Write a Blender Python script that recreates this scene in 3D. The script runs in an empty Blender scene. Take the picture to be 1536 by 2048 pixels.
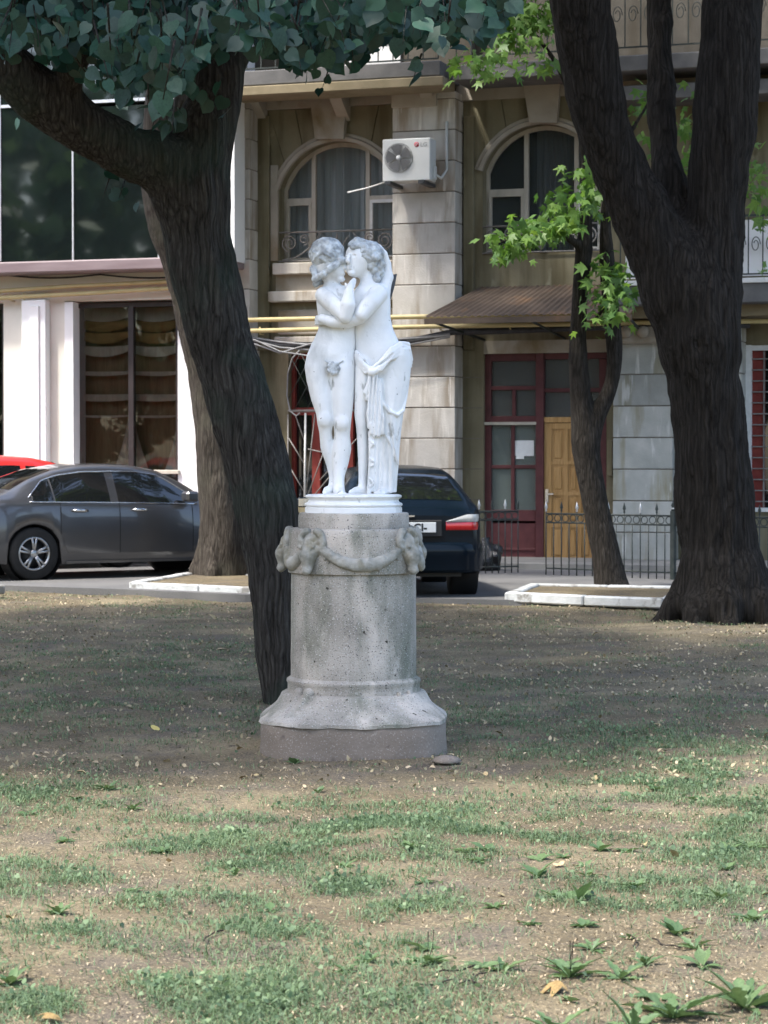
import bpy, math, random
import numpy as np
from mathutils import Vector, Matrix

random.seed(7); RNG = np.random.default_rng(11)
SC = bpy.context.scene; COL = SC.collection
R = math.radians

# ------------------------------------------------------------------ camera, sky, sun, exposure
CAM_H, PITCH, FPX = 1.56, R(1.35), 4500.0
cam_d = bpy.data.cameras.new('camera'); cam = bpy.data.objects.new('camera', cam_d); COL.objects.link(cam)
cam.location = (0, 0, CAM_H); cam.rotation_euler = (R(90) - PITCH, 0, 0)
cam_d.sensor_width = 36; cam_d.lens = 36 * FPX / 2048; cam_d.clip_start = .1; cam_d.clip_end = 600
cam_d.dof.use_dof = True; cam_d.dof.focus_distance = 12.4; cam_d.dof.aperture_fstop = 9.0
SC.camera = cam
SUN_AZ, SUN_EL = R(240), R(60)          # compass azimuth from +Y clockwise (behind left), elevation
world = bpy.data.worlds.new('World'); SC.world = world; world.use_nodes = True
wn = world.node_tree; wn.nodes.clear()
sky = wn.nodes.new('ShaderNodeTexSky'); sky.sky_type = 'NISHITA'; sky.sun_disc = False
sky.sun_elevation = SUN_EL; sky.sun_rotation = SUN_AZ; sky.air_density = 1.0; sky.dust_density = 2.6; sky.ozone_density = 1.0
bg = wn.nodes.new('ShaderNodeBackground'); bg.inputs['Strength'].default_value = 0.15
wo = wn.nodes.new('ShaderNodeOutputWorld')
wn.links.new(sky.outputs[0], bg.inputs[0]); wn.links.new(bg.outputs[0], wo.inputs[0])
sl = bpy.data.lights.new('sun', 'SUN'); sl.energy = 2.0; sl.angle = R(5); sl.color = (1, .965, .90)
so = bpy.data.objects.new('sun', sl); COL.objects.link(so)
sdir = Vector((math.sin(SUN_AZ) * math.cos(SUN_EL), math.cos(SUN_AZ) * math.cos(SUN_EL), math.sin(SUN_EL)))
so.location = sdir * 60; so.rotation_euler = sdir.to_track_quat('Z', 'Y').to_euler()
SC.view_settings.view_transform = 'Standard'; SC.view_settings.look = 'None'
SC.view_settings.exposure = 1.78; SC.view_settings.gamma = 1; SC.view_settings.use_curve_mapping = False
SC.render.engine = 'CYCLES'; SC.cycles.max_bounces = 8; SC.cycles.transparent_max_bounces = 12
SC.cycles.caustics_reflective = False; SC.cycles.caustics_refractive = False

# ------------------------------------------------------------------ survey helpers (bearings measured in the photograph -> metres)
_F = np.array([0, math.cos(PITCH), -math.sin(PITCH)]); _U = np.array([0, math.sin(PITCH), math.cos(PITCH)])
def ray(px, py): return _F + np.array([(px - 768) / FPX, 0, 0]) - (py - 1024) / FPX * _U
def at(px, py, Y):
    d = ray(px, py); t = Y / d[1]; return Vector((d[0] * t, Y, CAM_H + d[2] * t))
def ground(px, py, z=0.0):
    d = ray(px, py); t = (z - CAM_H) / d[2]; return Vector((d[0] * t, d[1] * t, z))
YAW = R(18); FO = Vector((0, 33, 0)); FXU = Vector((math.cos(YAW), -math.sin(YAW), 0)); FYU = Vector((math.sin(YAW), math.cos(YAW), 0))
def fac(px, py, y=0.0):
    """facade coordinates (along, up) of a bearing on the plane y metres behind the pier faces"""
    d = Vector(ray(px, py)); o = Vector((0, 0, CAM_H)); n = FYU
    t = (FO + FYU * y - o).dot(n) / d.dot(n); p = o + d * t
    return (p - FO).dot(FXU), p.z
def fu(px, y=0.0): return fac(px, 918, y)[0]
def fz(px, py, y=0.0): return fac(px, py, y)[1]

# ------------------------------------------------------------------ numpy noise
def _hash(i, j, k, seed):
    n = (i.astype(np.int64) * 374761393 + j.astype(np.int64) * 668265263 + k.astype(np.int64) * 2147483647 + seed * 974711) & 0x7fffffff
    n = ((n ^ (n >> 13)) * 1274126177) & 0x7fffffff
    n = (n ^ (n >> 16))
    return (n & 0xffff) / 65535.0
def vnoise(P, seed=0):
    P = np.asarray(P, float); f = np.floor(P); t = P - f; t = t * t * (3 - 2 * t)
    i, j, k = f[:, 0], f[:, 1], f[:, 2]; r = 0
    for a in (0, 1):
        for b in (0, 1):
            for c in (0, 1):
                w = (t[:, 0] if a else 1 - t[:, 0]) * (t[:, 1] if b else 1 - t[:, 1]) * (t[:, 2] if c else 1 - t[:, 2])
                r = r + w * _hash(i + a, j + b, k + c, seed)
    return r
def fbm(P, oct=3, seed=0):
    P = np.asarray(P, float); s = 0; a = .5; tot = 0
    for o in range(oct): s = s + a * vnoise(P * 2 ** o, seed + o * 17); tot += a; a *= .5
    return s / tot

# ------------------------------------------------------------------ materials
def rgb(c): return (c[0], c[1], c[2], 1)
def M(name, cols, scale=4, detail=6, rough=.8, bump=.0, bscale=None, stretch=(1, 1, 1), spec=.4, ramp=(.3, .7), island=0.0, vary=False,
      metal=0.0, trans=0.0, stain=None, speck=None, bstretch=None, coat=0.0, roughvar=0.0, bdist=.02):
    m = bpy.data.materials.new(name); m.use_nodes = True; nt = m.node_tree; N = nt.nodes; L = nt.links
    p = N['Principled BSDF']; out = N['Material Output']
    tc = N.new('ShaderNodeTexCoord'); vec = tc.outputs['Object']
    if vary:
        oi = N.new('ShaderNodeObjectInfo'); ml = N.new('ShaderNodeMath'); ml.operation = 'MULTIPLY'; ml.inputs[1].default_value = 57.0
        L.new(oi.outputs['Random'], ml.inputs[0]); ad = N.new('ShaderNodeVectorMath'); ad.operation = 'ADD'
        L.new(vec, ad.inputs[0]); L.new(ml.outputs[0], ad.inputs[1]); vec = ad.outputs[0]
    def noise(sc, dt, st, rg=.55):
        mp = N.new('ShaderNodeMapping'); mp.inputs['Scale'].default_value = st; L.new(vec, mp.inputs[0])
        nz = N.new('ShaderNodeTexNoise'); nz.inputs['Scale'].default_value = sc; nz.inputs['Detail'].default_value = dt
        nz.inputs['Roughness'].default_value = rg; L.new(mp.outputs[0], nz.inputs['Vector']); return nz.outputs['Fac']
    def mixc(fac, a, b):
        mx = N.new('ShaderNodeMix'); mx.data_type = 'RGBA'
        if isinstance(fac, float): mx.inputs[0].default_value = fac
        else: L.new(fac, mx.inputs[0])
        for s, v in ((6, a), (7, b)):
            if isinstance(v, tuple): mx.inputs[s].default_value = rgb(v)
            else: L.new(v, mx.inputs[s])
        return mx.outputs[2]
    def rampf(fac, lo, hi):
        mr = N.new('ShaderNodeMapRange'); mr.inputs[1].default_value = lo; mr.inputs[2].default_value = hi; mr.clamp = True
        L.new(fac, mr.inputs[0]); return mr.outputs[0]
    if len(cols) > 1:
        cr = N.new('ShaderNodeValToRGB'); e = cr.color_ramp.elements
        e[0].position = ramp[0]; e[0].color = rgb(cols[0]); e[1].position = ramp[1]; e[1].color = rgb(cols[-1])
        for i, c in enumerate(cols[1:-1]):
            x = e.new(ramp[0] + (ramp[1] - ramp[0]) * (i + 1) / (len(cols) - 1)); x.color = rgb(c)
        L.new(noise(scale, detail, stretch), cr.inputs[0]); c = cr.outputs[0]
    else:
        c = mixc(0.0, tuple(cols[0]), tuple(cols[0]))
    if stain:      # list of (colour, scale, stretch, lo, hi)
        for col, sc, st, lo, hi in stain:
            c = mixc(rampf(noise(sc, 5, st), lo, hi), c, tuple(col))
    if speck:      # (colour, scale, lo, hi)
        for col, sc, lo, hi in speck:
            c = mixc(rampf(noise(sc, 2, (1, 1, 1)), lo, hi), c, tuple(col))
    if island or vary:
        if island: ge = N.new('ShaderNodeNewGeometry'); rnd = ge.outputs['Random Per Island']
        else: rnd = oi.outputs['Random']; island = .14
        if vary and island != .14:
            sm = N.new('ShaderNodeMath'); sm.operation = 'ADD'; L.new(rnd, sm.inputs[0]); L.new(oi.outputs['Random'], sm.inputs[1])
            fr = N.new('ShaderNodeMath'); fr.operation = 'FRACT'; L.new(sm.outputs[0], fr.inputs[0]); rnd = fr.outputs[0]
        hs = N.new('ShaderNodeHueSaturation'); mr = N.new('ShaderNodeMapRange')
        mr.inputs[3].default_value = 1 - island; mr.inputs[4].default_value = 1 + island; L.new(rnd, mr.inputs[0])
        L.new(mr.outputs[0], hs.inputs['Value']); L.new(c, hs.inputs['Color']); c = hs.outputs[0]
        if trans or island > .3:
            mh = N.new('ShaderNodeMapRange'); mh.inputs[3].default_value = .515; mh.inputs[4].default_value = .485
            L.new(rnd, mh.inputs[0]); L.new(mh.outputs[0], hs.inputs['Hue'])
    L.new(c, p.inputs['Base Color'])
    p.inputs['Roughness'].default_value = rough; p.inputs['Metallic'].default_value = metal
    p.inputs['Specular IOR Level'].default_value = spec; p.inputs['Coat Weight'].default_value = coat
    if coat: p.inputs['Coat Roughness'].default_value = .06
    if roughvar:
        mr = N.new('ShaderNodeMapRange'); mr.inputs[3].default_value = rough - roughvar; mr.inputs[4].default_value = rough + roughvar
        L.new(noise(scale * 1.7, 4, stretch), mr.inputs[0]); L.new(mr.outputs[0], p.inputs['Roughness'])
    if bump:
        b = N.new('ShaderNodeBump'); b.inputs['Strength'].default_value = bump; b.inputs['Distance'].default_value = bdist
        L.new(noise(bscale or scale * 4, 6, bstretch or stretch, .6), b.inputs['Height']); L.new(b.outputs[0], p.inputs['Normal'])
    if trans:
        tl = N.new('ShaderNodeBsdfTranslucent'); hs2 = N.new('ShaderNodeHueSaturation'); hs2.inputs['Value'].default_value = 1.6; hs2.inputs['Saturation'].default_value = 1.15
        hs2.inputs['Hue'].default_value = .485
        L.new(c, hs2.inputs['Color']); L.new(hs2.outputs[0], tl.inputs[0])
        mx = N.new('ShaderNodeMixShader'); mx.inputs[0].default_value = trans
        L.new(p.outputs[0], mx.inputs[1]); L.new(tl.outputs[0], mx.inputs[2]); L.new(mx.outputs[0], out.inputs[0])
    return m
def bark(name, dark, mid, light, scale=26, zs=.16, moss=None, depth=.03):
    m = bpy.data.materials.new(name); m.use_nodes = True; nt = m.node_tree; N = nt.nodes; L = nt.links; p = N['Principled BSDF']
    tc = N.new('ShaderNodeTexCoord'); nz = N.new('ShaderNodeTexNoise'); nz.inputs['Scale'].default_value = 3.5; nz.inputs['Detail'].default_value = 4; L.new(tc.outputs['Object'], nz.inputs['Vector'])
    sub = N.new('ShaderNodeVectorMath'); sub.operation = 'SCALE'; sub.inputs['Scale'].default_value = .07; L.new(nz.outputs['Color'], sub.inputs[0])
    ad = N.new('ShaderNodeVectorMath'); ad.operation = 'ADD'; L.new(tc.outputs['Object'], ad.inputs[0]); L.new(sub.outputs[0], ad.inputs[1])
    mp = N.new('ShaderNodeMapping'); mp.inputs['Scale'].default_value = (1, 1, zs); L.new(ad.outputs[0], mp.inputs[0])
    vo = N.new('ShaderNodeTexVoronoi'); vo.feature = 'DISTANCE_TO_EDGE'; vo.inputs['Scale'].default_value = scale; L.new(mp.outputs[0], vo.inputs['Vector'])
    mp2 = N.new('ShaderNodeMapping'); mp2.inputs['Scale'].default_value = (1, 1, zs * 1.4); L.new(ad.outputs[0], mp2.inputs[0])
    n2 = N.new('ShaderNodeTexNoise'); n2.inputs['Scale'].default_value = scale * 1.6; n2.inputs['Detail'].default_value = 8; n2.inputs['Roughness'].default_value = .65; L.new(mp2.outputs[0], n2.inputs['Vector'])
    mr = N.new('ShaderNodeMapRange'); mr.inputs[2].default_value = .22; L.new(vo.outputs['Distance'], mr.inputs[0])
    mu = N.new('ShaderNodeMath'); mu.operation = 'MULTIPLY_ADD'; mu.inputs[1].default_value = .2; L.new(mr.outputs[0], mu.inputs[0]); 
    m3 = N.new('ShaderNodeMath'); m3.operation = 'MULTIPLY'; m3.inputs[1].default_value = 1.0; L.new(n2.outputs['Fac'], m3.inputs[0]); L.new(m3.outputs[0], mu.inputs[2])
    cr = N.new('ShaderNodeValToRGB'); e = cr.color_ramp.elements; e[0].position = .40; e[0].color = rgb(dark); e[1].position = 1.0; e[1].color = rgb(light); x = e.new(.68); x.color = rgb(mid); L.new(mu.outputs[0], cr.inputs[0]); c = cr.outputs[0]
    if moss:
        n3 = N.new('ShaderNodeTexNoise'); n3.inputs['Scale'].default_value = 1.7; n3.inputs['Detail'].default_value = 6; L.new(tc.outputs['Object'], n3.inputs['Vector']); r3 = N.new('ShaderNodeMapRange'); r3.inputs[1].default_value = .5; r3.inputs[2].default_value = .72; r3.inputs[4].default_value = .75; L.new(n3.outputs['Fac'], r3.inputs[0])
        mx = N.new('ShaderNodeMix'); mx.data_type = 'RGBA'; L.new(r3.outputs[0], mx.inputs[0]); L.new(c, mx.inputs[6]); mx.inputs[7].default_value = rgb(moss); c = mx.outputs[2]
    L.new(c, p.inputs['Base Color']); p.inputs['Roughness'].default_value = .95; p.inputs['Specular IOR Level'].default_value = .15
    b = N.new('ShaderNodeBump'); b.inputs['Strength'].default_value = 1.0; b.inputs['Distance'].default_value = depth; L.new(mu.outputs[0], b.inputs['Height']); L.new(b.outputs[0], p.inputs['Normal'])
    return m
def glass(name, tint, refl=.12, rough=.02):
    m = bpy.data.materials.new(name); m.use_nodes = True; nt = m.node_tree; N = nt.nodes; L = nt.links
    N.remove(N['Principled BSDF']); out = N['Material Output']
    tr = N.new('ShaderNodeBsdfTransparent'); tr.inputs[0].default_value = rgb(tint)
    gl = N.new('ShaderNodeBsdfGlossy'); gl.inputs['Roughness'].default_value = rough; gl.inputs[0].default_value = (.95, 1, 1, 1)
    tc = N.new('ShaderNodeTexCoord'); nz = N.new('ShaderNodeTexNoise'); nz.inputs['Scale'].default_value = 1.6; L.new(tc.outputs['Object'], nz.inputs['Vector'])
    b = N.new('ShaderNodeBump'); b.inputs['Strength'].default_value = .06; b.inputs['Distance'].default_value = .05; L.new(nz.outputs['Fac'], b.inputs['Height']); L.new(b.outputs[0], gl.inputs['Normal'])
    fr = N.new('ShaderNodeLayerWeight'); fr.inputs[0].default_value = .25
    ad = N.new('ShaderNodeMath'); ad.operation = 'ADD'; ad.use_clamp = True; ad.inputs[1].default_value = refl; L.new(fr.outputs['Fresnel'], ad.inputs[0])
    mx = N.new('ShaderNodeMixShader'); L.new(ad.outputs[0], mx.inputs[0]); L.new(tr.outputs[0], mx.inputs[1]); L.new(gl.outputs[0], mx.inputs[2]); L.new(mx.outputs[0], out.inputs[0])
    return m

def dusty(name, col, clear=.5, rough=.25):
    m = M(name, [tuple(c * .8 for c in col), col], scale=3, rough=rough, spec=.5); nt = m.node_tree; N = nt.nodes; L = nt.links
    tr = N.new('ShaderNodeBsdfTransparent'); mx = N.new('ShaderNodeMixShader'); mx.inputs[0].default_value = clear
    L.new(N['Principled BSDF'].outputs[0], mx.inputs[1]); L.new(tr.outputs[0], mx.inputs[2]); L.new(mx.outputs[0], N['Material Output'].inputs[0]); return m

# ------------------------------------------------------------------ object helpers
def tag(o, label=None, cat=None, group=None, kind=None):
    if label: o['label'] = label
    if cat: o['category'] = cat
    if group: o['group'] = group
    if kind: o['kind'] = kind
    return o
def empty(name, loc=(0, 0, 0), rz=0, label=None, cat=None, group=None):
    o = bpy.data.objects.new(name, None); COL.objects.link(o); o.location = loc; o.rotation_euler = (0, 0, rz); o.empty_display_size = .1
    return tag(o, label, cat, group)
def link(name, me, parent=None, loc=None, rot=None, scale=None):
    o = bpy.data.objects.new(name, me); COL.objects.link(o)
    if parent: o.parent = parent
    if loc is not None: o.location = loc
    if rot is not None: o.rotation_euler = rot
    if scale is not None: o.scale = scale if hasattr(scale, '__len__') else (scale,) * 3
    return o
def copy_tree(o, parent=None):
    c = o.copy(); COL.objects.link(c); c.parent = parent
    for ch in list(o.children): copy_tree(ch, c)
    return c
def np_mesh(name, V, faces, mat=None, smooth=False):
    """faces: list of int arrays (n,3) or (n,4)"""
    me = bpy.data.meshes.new(name); V = np.asarray(V, np.float32)
    me.vertices.add(len(V)); me.vertices.foreach_set('co', V.ravel())
    idx = np.concatenate([f.ravel() for f in faces]).astype(np.int32)
    tot = np.concatenate([np.full(len(f), f.shape[1]) for f in faces]).astype(np.int32)
    st = np.concatenate([[0], np.cumsum(tot)[:-1]]).astype(np.int32)
    me.loops.add(len(idx)); me.loops.foreach_set('vertex_index', idx)
    me.polygons.add(len(tot)); me.polygons.foreach_set('loop_start', st); me.polygons.foreach_set('loop_total', tot)
    if smooth: me.polygons.foreach_set('use_smooth', np.ones(len(tot), bool))
    me.update(calc_edges=True); me.validate()
    if mat: me.materials.append(mat)
    return me
class MB:
    def __init__(s): s.v = []; s.f = []; s.sm = []
    def add(s, v, f, smooth=False):
        n = len(s.v); s.v += [tuple(p) for p in v]; s.f += [tuple(i + n for i in q) for q in f]; s.sm += [smooth] * len(f); return s
    def box(s, x0, x1, y0, y1, z0, z1, ch=0.0):
        if ch <= 0:
            v = [(x, y, z) for z in (z0, z1) for y in (y0, y1) for x in (x0, x1)]
            return s.add(v, [(0, 2, 3, 1), (4, 5, 7, 6), (0, 1, 5, 4), (2, 6, 7, 3), (0, 4, 6, 2), (1, 3, 7, 5)])
        v = []; c = ch; xs = (x0, x1); ys = (y0, y1); zs = (z0, z1)   # chamfered box: 3 verts per corner
        idx = {}
        for i in (0, 1):
            for j in (0, 1):
                for k in (0, 1):
                    sx = c if i == 0 else -c; sy = c if j == 0 else -c; sz = c if k == 0 else -c
                    idx[i, j, k, 0] = len(v); v.append((xs[i], ys[j] + sy, zs[k] + sz))
                    idx[i, j, k, 1] = len(v); v.append((xs[i] + sx, ys[j], zs[k] + sz))
                    idx[i, j, k, 2] = len(v); v.append((xs[i] + sx, ys[j] + sy, zs[k]))
        f = []
        for a in range(3):
            for e in (0, 1):
                b, c2 = [q for q in range(3) if q != a]; q = []
                for (m, n) in ((0, 0), (1, 0), (1, 1), (0, 1)):
                    t = [0, 0, 0]; t[a] = e; t[b] = m; t[c2] = n; q.append(idx[t[0], t[1], t[2], a])
                if (e == 0) != (a == 1): q.reverse()
                f.append(tuple(q))
        for a in range(3):       # edges along axis a
            b, c2 = [q for q in range(3) if q != a]
            for m in (0, 1):
                for n in (0, 1):
                    q = []
                    for e, kind in ((0, b), (1, b), (1, c2), (0, c2)):
                        t = [0, 0, 0]; t[a] = e; t[b] = m; t[c2] = n; q.append(idx[t[0], t[1], t[2], kind])
                    f.append(tuple(q))
        for i in (0, 1):
            for j in (0, 1):
                for k in (0, 1): f.append((idx[i, j, k, 0], idx[i, j, k, 1], idx[i, j, k, 2]))
        return s.add(v, f)
    def tube(s, pts, rad, n=8, cap=True, smooth=True):
        pts = [Vector(p) for p in pts]; rr = rad if hasattr(rad, '__len__') else [rad] * len(pts)
        v = []; f = []; up = None
        for i, p in enumerate(pts):
            t = (pts[min(i + 1, len(pts) - 1)] - pts[max(i - 1, 0)]).normalized()
            if up is None: up = Vector((0, 0, 1)) if abs(t.z) < .9 else Vector((1, 0, 0))
            a = up - t * up.dot(t)
            if a.length < 1e-5: a = t.orthogonal()
            a.normalize(); b = t.cross(a); up = a
            for k in range(n):
                w = 2 * math.pi * k / n; v.append(p + (a * math.cos(w) + b * math.sin(w)) * rr[i])
        for i in range(len(pts) - 1):
            for k in range(n): f.append((i * n + k, i * n + (k + 1) % n, (i + 1) * n + (k + 1) % n, (i + 1) * n + k))
        if cap: f += [tuple(range(n - 1, -1, -1)), tuple((len(pts) - 1) * n + k for k in range(n))]
        return s.add(v, f, smooth)
    def lathe(s, prof, n=48, axis='z', c=(0, 0, 0), smooth=True, cap=True):
        v = []; f = []
        for r, h in prof:
            for k in range(n):
                w = 2 * math.pi * k / n; a, b = r * math.cos(w), r * math.sin(w)
                q = (a, b, h) if axis == 'z' else ((a, h, b) if axis == 'y' else (h, a, b))
                v.append((q[0] + c[0], q[1] + c[1], q[2] + c[2]))
        m = len(prof)
        for i in range(m - 1):
            for k in range(n): f.append((i * n + k, i * n + (k + 1) % n, (i + 1) * n + (k + 1) % n, (i + 1) * n + k))
        if cap: f += [tuple(range(n - 1, -1, -1)), tuple((m - 1) * n + k for k in range(n))]
        return s.add(v, f, smooth)
    def prism(s, poly, y0, y1):
        """poly in (x, z), extruded in y"""
        n = len(poly); v = [(x, y0, z) for x, z in poly] + [(x, y1, z) for x, z in poly]
        f = [tuple(range(n)), tuple(range(2 * n - 1, n - 1, -1))] + [(i, i + n, (i + 1) % n + n, (i + 1) % n) for i in range(n)]
        return s.add(v, f)
    def grid(s, P, smooth=True, closed=False):
        """P: rows of points"""
        nr, nc = len(P), len(P[0]); v = [p for row in P for p in row]; f = []
        for i in range(nr - 1):
            for j in range(nc if closed else nc - 1): f.append((i * nc + j, i * nc + (j + 1) % nc, (i + 1) * nc + (j + 1) % nc, (i + 1) * nc + j))
        return s.add(v, f, smooth)
    def mesh(s, name, mat=None):
        me = bpy.data.meshes.new(name); me.from_pydata([tuple(map(float, p)) for p in s.v], [], s.f)
        me.polygons.foreach_set('use_smooth', s.sm); me.update()
        if mat: me.materials.append(mat)
        return me
    def build(s, name, mat=None, parent=None, loc=None, rot=None, sharp=None):
        me = s.mesh(name, mat)
        if sharp: me.set_sharp_from_angle(angle=R(sharp))
        return link(name, me, parent, loc, rot)

# ------------------------------------------------------------------ signed-distance sculpting (surface nets)
class Field:
    def __init__(s, lo, hi, h):
        s.lo = np.array(lo, float); s.h = h; s.n = np.ceil((np.array(hi) - s.lo) / h).astype(int) + 1
        s.ax = [s.lo[i] + h * np.arange(s.n[i]) for i in range(3)]; s.s = np.full(tuple(s.n), 9.0, np.float32)
    def _blk(s, lo, hi):
        a = np.clip(np.floor((np.array(lo) - s.lo) / s.h).astype(int), 0, s.n - 1); b = np.clip(np.ceil((np.array(hi) - s.lo) / s.h).astype(int) + 1, 1, s.n)
        sl = tuple(slice(a[i], max(b[i], a[i] + 1)) for i in range(3))
        return sl, s.ax[0][sl[0]][:, None, None], s.ax[1][sl[1]][None, :, None], s.ax[2][sl[2]][None, None, :]
    def put(s, sl, d, k, mode):
        a = s.s[sl]; d = d.astype(np.float32)
        if mode == 'sub':
            d = -d; h = np.clip(.5 + .5 * (d - a) / k, 0, 1) if k else None
            s.s[sl] = np.maximum(a, d) if not k else a + (d - a) * h + k * h * (1 - h); return
        if not k: s.s[sl] = np.minimum(a, d); return
        h = np.clip(.5 + .5 * (a - d) / k, 0, 1); s.s[sl] = a + (d - a) * h - k * h * (1 - h)
    def cone(s, a, b, ra, rb, k=.02, mode='add', sy=1.0):
        a = np.array(a, float); b = np.array(b, float); m = max(ra, rb) + k + 3 * s.h
        sl, X, Y, Z = s._blk(np.minimum(a, b) - m, np.maximum(a, b) + m); d = b - a; L2 = max(d @ d, 1e-9)
        t = np.clip(((X - a[0]) * d[0] + (Y - a[1]) * d[1] + (Z - a[2]) * d[2]) / L2, 0, 1)
        q = np.sqrt((X - a[0] - t * d[0]) ** 2 + ((Y - a[1] - t * d[1]) / sy) ** 2 + (Z - a[2] - t * d[2]) ** 2) - (ra + (rb - ra) * t)
        s.put(sl, q, k, mode)
    def chain(s, pts, rads, k=.02, mode='add'):
        for i in range(len(pts) - 1): s.cone(pts[i], pts[i + 1], rads[i], rads[i + 1], k, mode)
    def limb(s, pts, rads, k=.05):
        keep = s.s; s.s = np.full(keep.shape, 9.0, np.float32); s.chain(pts, rads, 0.0); d = s.s; s.s = keep; s.put(slice(None), d, k, 'add')
    def ball(s, c, r, k=.02, mode='add'):
        r = np.array(r if hasattr(r, '__len__') else (r,) * 3, float); c = np.array(c, float); m = r + k + 3 * s.h
        sl, X, Y, Z = s._blk(c - m, c + m)
        k0 = np.sqrt(((X - c[0]) / r[0]) ** 2 + ((Y - c[1]) / r[1]) ** 2 + ((Z - c[2]) / r[2]) ** 2)
        k1 = np.sqrt(((X - c[0]) / r[0] ** 2) ** 2 + ((Y - c[1]) / r[1] ** 2) ** 2 + ((Z - c[2]) / r[2] ** 2) ** 2) + 1e-9
        s.put(sl, k0 * (k0 - 1) / k1, k, mode)
    def loft(s, sec, k=.02, sm=.03, fold=None, power=2.0):
        """sec rows: z, xl, xr, yc, b (half depth)"""
        sec = np.array(sorted(sec, key=lambda r: r[0]), float); z0, z1 = sec[0, 0], sec[-1, 0]
        m = k + 3 * s.h; lo = (sec[:, 1].min() - m - .02, (sec[:, 3] - sec[:, 4]).min() - m - .02, z0 - m); hi = (sec[:, 2].max() + m + .02, (sec[:, 3] + sec[:, 4]).max() + m + .02, z1 + m)
        sl, X, Y, Z = s._blk(lo, hi); zz = Z.ravel()
        def ip(c):
            fine = np.linspace(z0 - .2, z1 + .2, 600); v = np.interp(fine, sec[:, 0], c); w = max(3, int(sm / (fine[1] - fine[0])))
            ker = np.hanning(w + 2); ker /= ker.sum(); v2 = np.convolve(np.pad(v, len(ker), mode='edge'), ker, 'same')[len(ker):-len(ker)]
            return np.interp(zz, fine, v2)[None, None, :]
        xl, xr, yc, b = ip(sec[:, 1]), ip(sec[:, 2]), ip(sec[:, 3]), ip(sec[:, 4]); cx = (xl + xr) / 2; a = (xr - xl) / 2
        u = (X - cx) / a; v = (Y - yc) / b
        q = (np.abs(u) ** power + np.abs(v) ** power) ** (1 / power)
        if fold is not None: q = q - fold(np.arctan2(v, u), Z)
        d = (q - 1) * np.minimum(a, b); d = np.maximum(d, np.maximum(z0 - Z, Z - z1)); s.put(sl, d, k, 'add')
    def mesh(s, name, mat, relax=1, disp=None):
        S = s.s; ins = S < 0; n = S.shape
        c = np.zeros(tuple(q - 1 for q in n), np.uint8)
        cor = [(i, j, k) for i in (0, 1) for j in (0, 1) for k in (0, 1)]
        def cs(i, j, k): return (slice(i, n[0] - 1 + i), slice(j, n[1] - 1 + j), slice(k, n[2] - 1 + k))
        for q in cor: c += ins[cs(*q)]
        act = (c > 0) & (c < 8); I = np.argwhere(act); idm = np.full(act.shape, -1, np.int64); idm[act] = np.arange(len(I))
        acc = np.zeros((len(I), 3)); cnt = np.zeros(len(I))
        val = {q: S[I[:, 0] + q[0], I[:, 1] + q[1], I[:, 2] + q[2]].astype(float) for q in cor}
        for q in cor:
            for a in range(3):
                if q[a]: continue
                r = list(q); r[a] = 1; r = tuple(r); va, vb = val[q], val[r]; m = (va < 0) != (vb < 0)
                t = va / np.where(np.abs(va - vb) < 1e-9, 1e-9, va - vb); p = np.tile(np.array(q, float), (len(I), 1)); p[:, a] = np.clip(t, 0, 1)
                acc[m] += p[m]; cnt[m] += 1
        V = s.lo + (I + acc / np.maximum(cnt, 1)[:, None]) * s.h
        quads = []
        for a in range(3):
            b, c2 = (a + 1) % 3, (a + 2) % 3
            A = [slice(0, n[i]) for i in range(3)]; B = list(A); A[a] = slice(0, n[a] - 1); B[a] = slice(1, n[a])
            for arr in (A, B):
                arr[b] = slice(1, n[b] - 1); arr[c2] = slice(1, n[c2] - 1)
            ia, ib = ins[tuple(A)], ins[tuple(B)]
            for flip in (False, True):
                E = np.argwhere((ia & ~ib) if not flip else (~ia & ib))
                if not len(E): continue
                E = E.copy(); E[:, b] += 1; E[:, c2] += 1; q = []
                for db, dc in ((0, 0), (-1, 0), (-1, -1), (0, -1)):
                    G = E.copy(); G[:, b] += db; G[:, c2] += dc; q.append(idm[G[:, 0], G[:, 1], G[:, 2]])
                q = np.stack(q, 1)
                if not flip: q = q[:, ::1]
                else: q = q[:, ::-1]
                quads.append(q)
        Q = np.concatenate(quads); Q = Q[(Q >= 0).all(1)]
        for _ in range(relax):
            sm_ = np.zeros_like(V); ct = np.zeros(len(V))
            for i in range(4):
                j = (i + 1) % 4
                np.add.at(sm_, Q[:, i], V[Q[:, j]]); np.add.at(ct, Q[:, i], 1); np.add.at(sm_, Q[:, j], V[Q[:, i]]); np.add.at(ct, Q[:, j], 1)
            V = .5 * V + .5 * sm_ / np.maximum(ct, 1)[:, None]
        if disp is not None:
            e1 = V[Q[:, 2]] - V[Q[:, 0]]; e2 = V[Q[:, 3]] - V[Q[:, 1]]; fn = np.cross(e1, e2); vn = np.zeros_like(V)
            for i in range(4): np.add.at(vn, Q[:, i], fn)
            vn /= np.linalg.norm(vn, axis=1, keepdims=True) + 1e-12; V = V + vn * disp(V)[:, None]
        return np_mesh(name, V, [Q], mat, True)

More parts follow.
